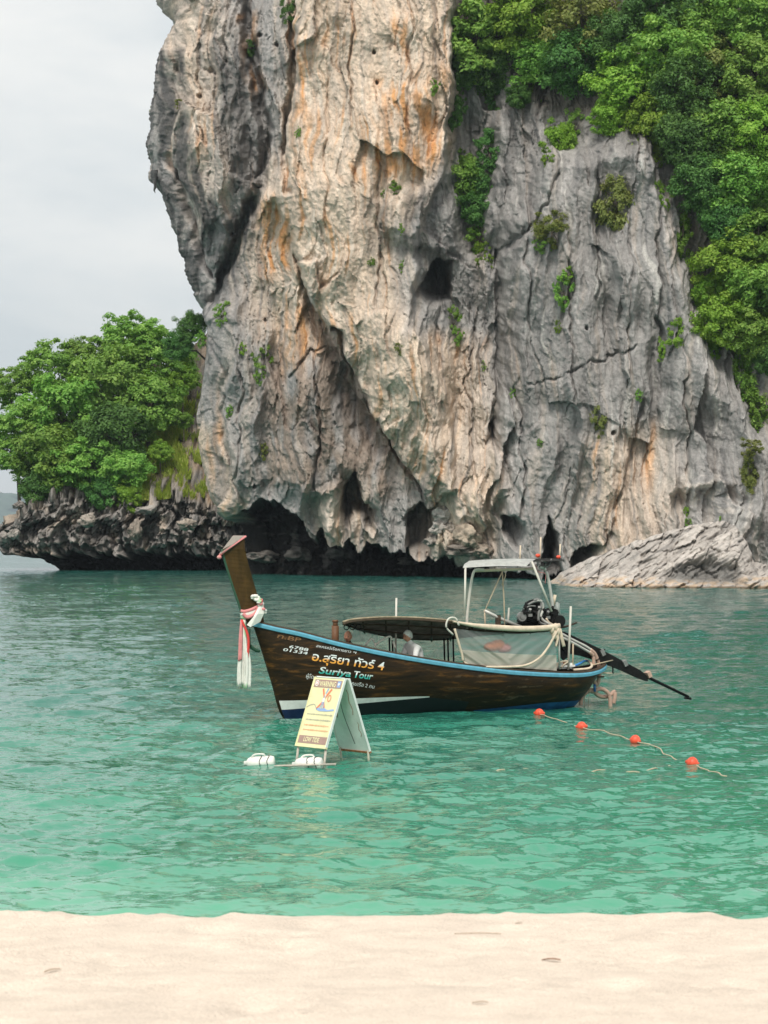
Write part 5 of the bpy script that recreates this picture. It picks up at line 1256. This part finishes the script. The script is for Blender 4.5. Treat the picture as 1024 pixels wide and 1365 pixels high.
# --- people aboard
def skin_body(name, verts, edges, radii, m, parent, sub=2):
    me = bpy.data.meshes.new(name); me.from_pydata([tuple(v) for v in verts], edges, [])
    o = bpy.data.objects.new(name, me); COL.objects.link(o); sk = o.modifiers.new('skin', 'SKIN'); sb = o.modifiers.new('sub', 'SUBSURF'); sb.levels = sb.render_levels = sub
    for i, r in enumerate(radii): me.skin_vertices[0].data[i].radius = r if isinstance(r, tuple) else (r, r)
    me.skin_vertices[0].data[0].use_root = True
    bpy.context.view_layer.update(); me2 = bpy.data.meshes.new_from_object(o.evaluated_get(bpy.context.evaluated_depsgraph_get())); COL.objects.unlink(o); bpy.data.objects.remove(o)
    me2.materials.clear(); me2.materials.append(m); me2.shade_smooth(); me2.name = name
    return link(name, me2, None, parent)
def head(parent, c, look, hair_m, skin_m, bald=False, s=1.0):
    """head of 0.23 m with nose, ears and hair, looking along `look` in the boat's frame"""
    look = Vector(look).normalized(); side = Vector((0, 0, 1)).cross(look).normalized(); up = look.cross(side); B = Matrix((look, side, up)).transposed()
    bm = bmesh.new(); bmesh.ops.create_icosphere(bm, subdivisions=4, radius=1)
    for v in bm.verts:
        x, y, z = v.co; w = 1 - .22 * max(0, -z) ** 1.5
        q = Vector((x * .098 * w + (.012 if z < 0 and x > 0 else 0), y * .078 * w, z * .118))
        nose = math.exp(-((y / .16) ** 2 + ((z + .12) / .2) ** 2)) if x > 0 else 0; q.x += .022 * nose
        for e in (-.38, .38): q.x -= .012 * math.exp(-(((y - e) / .16) ** 2 + ((z - .06) / .11) ** 2)) if x > 0 else 0
        q.x -= .006 * math.exp(-((y / .3) ** 2 + ((z + .48) / .06) ** 2)) if x > 0 else 0
        v.co = c + B @ (q * s)
    h = part('head', bm, skin_m, parent, True)
    for sg in (-1, 1):
        bm = bmesh.new(); bmesh.ops.create_icosphere(bm, subdivisions=2, radius=1)
        for v in bm.verts: v.co = c + B @ (Vector((v.co.x * .02 - .008, v.co.y * .010 + sg * .078, v.co.z * .032 - .006)) * s)
        part('ear', bm, skin_m, h, True)
        bm = bmesh.new(); bmesh.ops.create_icosphere(bm, subdivisions=2, radius=.011)
        for v in bm.verts: v.co = c + B @ ((v.co + Vector((.084, sg * .03, .006))) * s)
        part('eye', bm, mat('eye', (.05, .035, .03), .3), h, True)
    if not bald:
        bm = bmesh.new(); bmesh.ops.create_icosphere(bm, subdivisions=4, radius=1)
        for v in bm.verts: v.co = Vector((v.co.x * .106 - .008, v.co.y * .087, v.co.z * .127 + .006))
        dl = [v for v in bm.verts if v.co.z < -.06 + 1.1 * max(0, v.co.x + .01) or v.co.x > .085]
        bmesh.ops.delete(bm, geom=dl, context='VERTS')
        for v in bm.verts: v.co = c + B @ (v.co * s * (1 + .02 * math.sin(90 * v.co.y) * math.cos(70 * v.co.z)))
        part('hair', bm, hair_m, h, True)
    return h
def seated(label, hp, look, lean, shirt, hair_m, bald=False):
    """a person sitting on a thwart; hp = centre of the head in the boat's frame"""
    t = thing('person', label, 'person', BC, math.pi + BA)
    lk = Vector(look).normalized(); sd = Vector((0, 0, 1)).cross(lk).normalized(); up = Vector((0, 0, 1))
    neck = hp - up * .13 - lk * .04
    V = [neck - up * .62 - lk * (.16 + lean), neck - up * .46 - lk * (.19 + lean), neck - up * .30 - lk * (.18 + lean), neck - up * .14 - lk * (.11 + lean * .6), neck - up * .03 - lk * .03, hp - up * .06]
    E = [(0, 1), (1, 2), (2, 3), (3, 4), (4, 5)]; Rd = [(.17, .14), (.17, .14), (.18, .135), (.145, .11), .062, .05]; pel = V[0]
    arms, hands = [], []
    for s in (-1, 1):
        i = len(V); sh = neck - up * .13 + sd * s * .17 - lk * .07; el = sh - up * .26 + lk * .10 + sd * s * .04; wr = el + lk * .23 - up * .04 - sd * s * .06
        V += [sh, el, wr]; E += [(3, i), (i, i + 1), (i + 1, i + 2)]; Rd += [.078, .05, .034]; hands.append((wr, s))
        j = len(V); hi = pel + sd * s * .1 - up * .03; kn = hi + lk * .42 + up * .03; an = kn - up * .40 + lk * .02; to = an + lk * .16 - up * .03
        V += [hi, kn, an, to]; E += [(0, j), (j, j + 1), (j + 1, j + 2), (j + 2, j + 3)]; Rd += [.105, .07, .045, .035]
    skin_body('body', V, E, Rd, shirt, t)
    head(t, hp, look, hair_m, M_SKIN, bald)
    for wr, s in hands:
        V = [wr, wr + lk * .07 - up * .01]; E = [(0, 1)]; Rd = [.027, .036]
        for k, (o_, ln) in enumerate(((-.03, .07), (-.01, .085), (.01, .08), (.03, .062))):
            i = len(V); b = V[1] + sd * o_ + lk * .02; V += [b, b + lk * ln * .55 - up * .008, b + lk * ln * .9 - up * .035]; E += [(1, i), (i, i + 1), (i + 1, i + 2)]; Rd += [.011, .009, .008]
        i = len(V); V += [wr + lk * .03 - sd * s * .035, wr + lk * .07 - sd * s * .055 - up * .01]; E += [(0, i), (i, i + 1)]; Rd += [.012, .009]
        skin_body('hand', V, E, Rd, M_SKIN, t, 1)
    return t
seated('white-haired person in a white shirt sitting under the boat canopy', bl(543.5, 848, .2), (.93, .25, -.22), .03, M_SHIRT, M_HAIR)
seated('person with a bare sunlit head sitting low at the fore end of the canopy', bl(464, 848.5, .1), (.6, .75, -.1), .02, M_DARKW, M_HAIR, True)
# ---------------------------------------------------------------- floating warning sign
SO = Vector((-.84, 34.0, 0)); ER = Vector((math.cos(math.pi / 4), -math.sin(math.pi / 4), 0)); ES = Vector((-ER.x, ER.y, 0)); UPV = Vector((0, 0, 1))
sign = thing('warning_sign', 'yellow A-frame warning sign with diver drawing standing on white floats', 'sign', SO)
SW, SS, ZT = .36, .44, 1.37
M_YEL = mat('sign_yellow', (.78, .73, .44), .55, var=.10, vscale=5); M_MAUVE = mat('sign_mauve', (.40, .26, .22), .6, var=.1, vscale=6); M_CRM = mat('sign_cream', (.82, .76, .46), .6)
M_SIGNW = mat('sign_back', (.74, .77, .74), .6, var=.14, vscale=5); M_RUST = mat('rust', (.33, .13, .05), .8, var=.5, vscale=20); M_LEG = mat('sign_leg', (.52, .46, .40), .7, var=.25, vscale=14)
M_SBLUE = mat('sign_blue', (.30, .42, .68), .6); M_SRED = mat('sign_red', (.78, .22, .12), .6); M_SGREY = mat('sign_grey', (.42, .40, .32), .6); M_SORG = mat('sign_orange', (.80, .40, .22), .6); M_SWHITE = mat('sign_white', (.8, .8, .76), .6)
def board_pt(front, a, b, off=0.0):
    """a -1..1 along the ridge, b 0 (ridge) .. 1 (board foot)"""
    s = 1 if front else -1; zb = .30 if front else .17
    n = (ES * s * (ZT - zb) + UPV * SS).normalized()
    return ER * (a * SW) + ES * (s * SS * b * (ZT - zb) / (ZT - .26) + s * .03) + UPV * (ZT - (ZT - zb) * b) + n * off
def spart(name, bm, m, parent=None, smooth=False): return link(name, bm_mesh(name, bm, m), None, parent or sign, smooth)
def panel(name, front, a0, a1, b0, b1, m, o0, o1, parent=None):
    bm = bmesh.new(); lo = [bm.verts.new(board_pt(front, a, b, o0)) for a, b in ((a0, b0), (a1, b0), (a1, b1), (a0, b1))]; hi = [bm.verts.new(board_pt(front, a, b, o1)) for a, b in ((a0, b0), (a1, b0), (a1, b1), (a0, b1))]
    bm.faces.new(hi); bm.faces.new(lo[::-1])
    for j in range(4): bm.faces.new((lo[j], lo[(j + 1) % 4], hi[(j + 1) % 4], hi[j]))
    return spart(name, bm, m, parent)
fb = panel('front_board', True, -.96, .96, .01, 1, M_YEL, 0, .02); rb = panel('rear_board', False, -.96, .96, .0, 1, M_SIGNW, 0, .02)
panel('ridge_cap', True, -.9, .9, -.015, .0, M_SIGNW, -.05, .015)
for fr, par in ((True, fb), (False, rb)):
    for a0, a1 in ((-1, -.955), (.955, 1)): panel('edge_frame', fr, a0, a1, 0, 1.0, M_SIGNW if not fr or a0 > 0 else M_YEL, -.012, .03, par)
    panel('foot_frame', fr, -1, 1, 1.0, 1.025, M_YEL if fr else M_RUST, -.012, .03, par)
panel('header', True, -.88, .88, .035, .15, M_MAUVE, .021, .024, fb); panel('footer', True, -.9, .9, .86, .97, M_MAUVE, .021, .024, fb)
def flat(name, pts, m, off=.026, front=True, parent=None):
    bm = bmesh.new(); bm.faces.new([bm.verts.new(board_pt(front, a, b, off)) for a, b in pts]); return spart(name, bm, m, parent or fb)
def line(name, pts, w, m, off=.026, front=True, parent=None):
    bm = bmesh.new()
    for (a0, b0), (a1, b1) in zip(pts[:-1], pts[1:]):
        da, db = (a1 - a0) * SW, (b1 - b0) * 1.1; l = math.hypot(da, db) or 1; na, nb = -db / l * w / SW, da / l * w / 1.1
        bm.faces.new([bm.verts.new(board_pt(front, a, b, off)) for a, b in ((a0 - na, b0 - nb), (a1 - na, b1 - nb), (a1 + na, b1 + nb), (a0 + na, b0 + nb))])
    bmesh.ops.remove_doubles(bm, verts=bm.verts[:], dist=.002)
    return spart(name, bm, m, parent or fb)
def board_text(body, a0, a1, b0, hb, m, sh=0, ex=.02):
    me = text_mesh(body, sh, ex); xs = [v.co.x for v in me.vertices]; x_0, x_1 = min(xs), max(xs)
    for v in me.vertices: v.co = board_pt(True, a0 + (a1 - a0) * (v.co.x - x_0) / (x_1 - x_0), b0 - hb * v.co.y / .73, .028)
    me.materials.append(m); link('lettering', me, None, fb)
board_text('WARNING', -.52, .52, .133, .08, M_CRM); board_text('LOW TIDE', -.55, .45, .945, .07, M_CRM)
def disc(name, a, b, r, m, off=.027): flat(name, [(a + r / SW * math.cos(t), b + r / 1.1 * math.sin(t)) for t in [k * math.tau / 18 for k in range(18)]], m, off)
disc('emblem', -.70, .09, .048, M_SWHITE); disc('emblem_ring', -.70, .09, .034, M_PINK, .029); disc('emblem_centre', -.70, .09, .022, M_SWHITE, .031)
panel('emblem', True, .62, .82, .045, .135, M_SBLUE, .024, .027, fb); disc('emblem_centre', .72, .09, .022, M_SWHITE, .031)
# upside-down diver: legs, trunk, arms, splash; sea bed line, fish loop
line('diver_leg', [(.02, .30), (-.20, .165)], .017, M_SRED); line('diver_leg', [(.05, .30), (.36, .165)], .017, M_SRED); line('fin', [(.05, .235), (.13, .16)], .012, M_SBLUE)
flat('diver_body', [(-.04, .25), (.10, .25), (.08, .38), (-.06, .38)], M_SWHITE); line('diver_arm', [(-.02, .36), (-.30, .46)], .014, M_SRED); line('diver_arm', [(.04, .36), (.17, .44)], .014, M_SRED)
for k in range(3): line('diver_line', [(-.02 + .05 * k, .36), (-.10 + .12 * k, .47)], .006, M_SBLUE, .029)
flat('splash', [(-.34, .47), (-.22, .445), (.0, .46), (.2, .445), (.4, .47), (.62, .46), (.8, .45), (.86, .475), (.4, .492), (-.1, .495)], M_SBLUE)
line('sea_bed', [(-.95, .45), (-.72, .41), (-.5, .40), (-.36, .44), (-.26, .475)], .006, M_SGREY)
line('danger_loop', [(.34 + .10 * math.cos(t), .30 + .045 * math.sin(t)) for t in [k * math.tau / 12 for k in range(13)]], .007, M_SRED)
# rows of lettering too small and faded to read: broken strokes
rs = random.Random(9)
for b, m, a1 in ((.545, M_SGREY, .8), (.625, M_SGREY, .8), (.705, M_SORG, .75), (.775, M_SORG, .82)):
    a = -.78
    bm = bmesh.new()
    while a < a1:
        w = rs.uniform(.02, .06); h = rs.uniform(.006, .013); bm.faces.new([bm.verts.new(board_pt(True, x, y, .026)) for x, y in ((a, b - h), (a + w, b - h), (a + w, b + h), (a, b + h))]); a += w + rs.uniform(.015, .03)
    q = spart('faded_print', bm, m, fb); q['kind'] = 'stuff'
# inside of the rear board: streaks of rust and hanging cords
for a, b0, b1, w in ((.62, .15, .5, .006), (.74, .6, .8, .005)):
    line('rust_streak', [(a + .05 * math.sin(k * 1.7), b0 + (b1 - b0) * k / 6) for k in range(7)], w, M_RUST, -.004, False, rb)
flat('rust_patch', [(-.62, .42), (-.46, .40), (-.40, .5), (-.5, .56), (-.64, .5)], M_RUST, -.005, False, rb)
bm = bmesh.new(); tube_path(bm, spline([board_pt(False, .2, .1, -.02), board_pt(False, .12, .45, -.05), board_pt(False, .25, .9, -.03)], 6), [.005] * 13, 5); spart('cord', bm, M_BLACK, None, True)
for a in (-.9, .9):
    bm = bmesh.new(); p, q = board_pt(True, a, .98, -.01), board_pt(True, a, 1.0, -.01); q = Vector((q.x, q.y, -.12)) + ES * .06; tube_path(bm, [p, q], [.02, .02], 8); spart('leg', bm, M_LEG, None, True)
    bm = bmesh.new(); p, q = board_pt(False, a, .98, 0), board_pt(False, a, 1.0, 0); q = Vector((q.x, q.y, -.2)) - ES * .03; tube_path(bm, [p, q], [.018, .018], 8); spart('leg', bm, M_SGREY, None, True)
# cross stick on the water between the floats
bm = bmesh.new(); a, b = at(366, 1019, 33.2), at(448, 1018, 33.3); tube_path(bm, [Vector((a.x, a.y, .035)) - SO, Vector((b.x, b.y, .05)) - SO], [.016, .02], 8); spart('cross_stick', bm, M_LEG, None, True)
def jug(label, px, Y, rz, tilt):
    c = at(px, HY + H / Y * F, Y); t = thing('jug_float', label, 'float', (c.x, c.y, .045), rz, 'white jug floats under the warning sign')
    prof = [(-.27, .0), (-.27, .07), (-.255, .105), (-.20, .118), (-.06, .12), (.08, .12), (.17, .115), (.22, .09), (.245, .06), (.25, .045), (.30, .045), (.30, .0)]
    bm = bmesh.new(); rows = [[bm.verts.new(Vector((x, math.cos(k * math.tau / 24) * r * 1.05, math.sin(k * math.tau / 24) * r))) for k in range(24)] for x, r in prof]
    for r0, r1 in zip(rows[:-1], rows[1:]):
        for k in range(24): bm.faces.new((r0[k], r0[(k + 1) % 24], r1[(k + 1) % 24], r1[k]))
    bmesh.ops.remove_doubles(bm, verts=bm.verts[:], dist=.0005)
    link('jug_body', bm_mesh('jug_body', bm, M_JUG), None, t, True)
    bm = bmesh.new(); tube_path(bm, spline([Vector((-.10, 0, .11)), Vector((-.08, 0, .16)), Vector((.08, 0, .165)), Vector((.15, 0, .11))], 5), [.018] * 16, 8); link('handle', bm_mesh('handle', bm, M_JUG), None, t, True)
    for x in (-.16, -.02):
        bm = bmesh.new(); tube_path(bm, [Vector((x + .02 * math.sin(k), math.cos(k * math.tau / 20) * .132, math.sin(k * math.tau / 20) * .126)) for k in range(21)], [.007] * 21, 6, False); link('strap', bm_mesh('strap', bm, M_BLACK), None, t, True)
    t.rotation_euler = (tilt, .06, rz); t.scale = (.87, .87, .87); return t
M_JUG = mat('jug_plastic', (.76, .75, .70), .45, var=.12, vscale=9)
jug('white plastic jug float lashed under the foot of the warning sign', 411, 33.4, 2.9, .4); jug('white plastic jug float lying clear of the warning sign at the end of the stick', 347, 33.6, 3.05, -.3)

# ---------------------------------------------------------------- line of red floats
BU = [(719, 954, 6.0, 'smallest red float on the swimming line, close under the boat stern'), (775.5, 972, 7, 'red float, second along the swimming line from the boat'), (847, 990.5, 7, 'red float, third along the swimming line from the boat'), (923, 1021, 8.5, 'largest red float on the swimming line with the rope knotted at it')]
first = None
bpos = []
for i, (x, y, r, lab) in enumerate(BU):
    Y = H * F / (y - HY); p = at(x, y, Y); R = .10
    t = thing('float_buoy', lab, 'buoy', (p.x, p.y, .05), RND.uniform(-.6, .2), 'red floats on the swimming line'); bpos.append(Vector((p.x, p.y, .03)))
    prof = [(-.125, .0), (-.125, .03), (-.10, .034), (-.085, .06), (-.06, .086), (-.03, .101), (0, .105), (.03, .101), (.06, .086), (.085, .06), (.10, .034), (.125, .03), (.125, 0)]
    if first is None:
        bm = bmesh.new(); rows = [[bm.verts.new(Vector((a, math.cos(k * math.tau / 20) * b, math.sin(k * math.tau / 20) * b))) for k in range(20)] for a, b in prof]
        for r0, r1 in zip(rows[:-1], rows[1:]):
            for k in range(20): bm.faces.new((r0[k], r0[(k + 1) % 20], r1[(k + 1) % 20], r1[k]))
        bmesh.ops.remove_doubles(bm, verts=bm.verts[:], dist=.0005); sh = bm_mesh('shell', bm, M_BUOY); sh.shade_smooth()
        bm = bmesh.new(); tube_path(bm, [Vector((0, math.cos(k * math.tau / 24) * .105, math.sin(k * math.tau / 24) * .105)) for k in range(25)], [.006] * 25, 6, False); se = bm_mesh('seam', bm, mat('float_seam', (.62, .07, .04), .6)); se.shade_smooth()
        first = (sh, se)
    link('shell', first[0], None, t).scale = (.9, .9, .9); link('seam', first[1], None, t).scale = (.9, .9, .9)
    t.rotation_euler = (RND.uniform(-.3, .3), RND.uniform(-.15, .15), math.radians(-35) + RND.uniform(-.5, .5))
def water_rope(label, pts, r, wob, seed, z0=.03):
    P = spline(pts, 14); rd = random.Random(seed); ph = rd.uniform(0, 6)
    for i, p in enumerate(P): p.z = z0 + wob * math.sin(i * .55 + ph) + wob * .6 * math.sin(i * .23 + 2 * ph); p.y += .06 * math.sin(i * .4 + ph); p.x += .02 * math.sin(i * .7)
    bm = bmesh.new(); tube_path(bm, P, [r] * len(P), 6); o = link('float_rope', bm_mesh('float_rope', bm, M_ROPE), None, None, True)
    return tag(o, label, 'rope', 'ropes floating on the water')
def onw(x, y): Y = H * F / (y - HY); p = at(x, y, Y); return Vector((p.x, p.y, 0))
water_rope('pale rope threading the red floats across the water', [bpos[0], onw(745, 962), bpos[1], onw(812, 979), bpos[2], onw(872, 997), onw(895, 1012), bpos[3], onw(945, 1030), onw(968, 1037)], .011, .006, 2)
water_rope('faint rope end drifting half under water towards the knotted red float', [onw(620, 1027), onw(660, 1028), onw(700, 1026), onw(760, 1029), onw(820, 1028), onw(862, 1028), onw(890, 1022), bpos[3]], .011, .02, 6, -.004)

# ---------------------------------------------------------------- litter on the sand
def on_sand(px, py):
    lo, hi = 5.0, 13.0
    for _ in range(40):
        m = (lo + hi) / 2; p = at(px, py, m)
        if p.z > float(beach_z(np.array([p.x]), np.array([m]))[0]): lo = m
        else: hi = m
    p = at(px, py, lo); return p
M_DRY = mat('dry_leaf', (.26, .12, .06), .8, var=.4, vscale=30); M_TWIG = mat('twig', (.42, .32, .23), .9, var=.3, vscale=20)
for i, (x, y, ln, lab) in enumerate(((735, 1282, .05, 'curled brown dry leaf lying highest on the sand'), (640, 1339, .035, 'flat pale brown dry leaf low on the sand'), (692, 1232, .022, 'small dry leaf near the top of the beach'), (70, 1296, .045, 'faded dry leaf half buried in the sand, apart from the others'))):
    p = on_sand(x, y); bm = bmesh.new(); rows = []
    for k in range(9):
        f = k / 8; w = .30 * ln * math.sin(math.pi * min(.98, f * .95 + .03)) ** .8
        rows.append([bm.verts.new(Vector(((f - .5) * ln * 2, s * w * .8, .006 + .10 * ln * abs(s) + .12 * ln * math.sin(f * 3)))) for s in (-1, -.4, 0, .4, 1)])
    for a, b in zip(rows[:-1], rows[1:]):
        for j in range(4): bm.faces.new((a[j], a[j + 1], b[j + 1], b[j]))
    o = link('dry_leaf', bm_mesh('dry_leaf', bm, M_DRY if i == 0 else M_TWIG), None, None, True); o.location = p; o.rotation_euler = (0, -.05, .3 * i - .3); tag(o, lab, 'leaf', 'dry leaves on the sand')
for i, (pts, lab) in enumerate((([(606, 1246), (640, 1245), (668, 1246)], 'thin straight twig lying near the top of the beach'),)):
    P = spline([on_sand(*q) + Vector((0, 0, .006)) for q in pts], 6); bm = bmesh.new(); tube_path(bm, P, [.0025] * len(P), 5); tag(link('twig', bm_mesh('twig', bm, M_TWIG), None, None, True), lab, 'twig')

# ---------------------------------------------------------------- sea air between here and the far hills
bm = bmesh.new(); bmesh.ops.create_cube(bm, size=1)
for v in bm.verts: v.co = Vector((v.co.x * 16400, -60 + (v.co.y + .5) * 10000, -8 + (v.co.z + .5) * 640))
hz_m = bpy.data.materials.new('sea_air'); hz_m.use_nodes = True; t_ = hz_m.node_tree; t_.nodes.remove(t_.nodes['Principled BSDF'])
pv = N(t_, 'ShaderNodeVolumePrincipled', ins={'Color': (.76, .88, 1.0, 1), 'Density': .00011, 'Anisotropy': .2}); L(t_, pv.outputs[0], t_.nodes['Material Output'].inputs['Volume'])
haze = link('haze', bm_mesh('haze', bm, hz_m)); haze['kind'] = 'stuff'; haze['label'] = 'thin pale sea haze in the air'
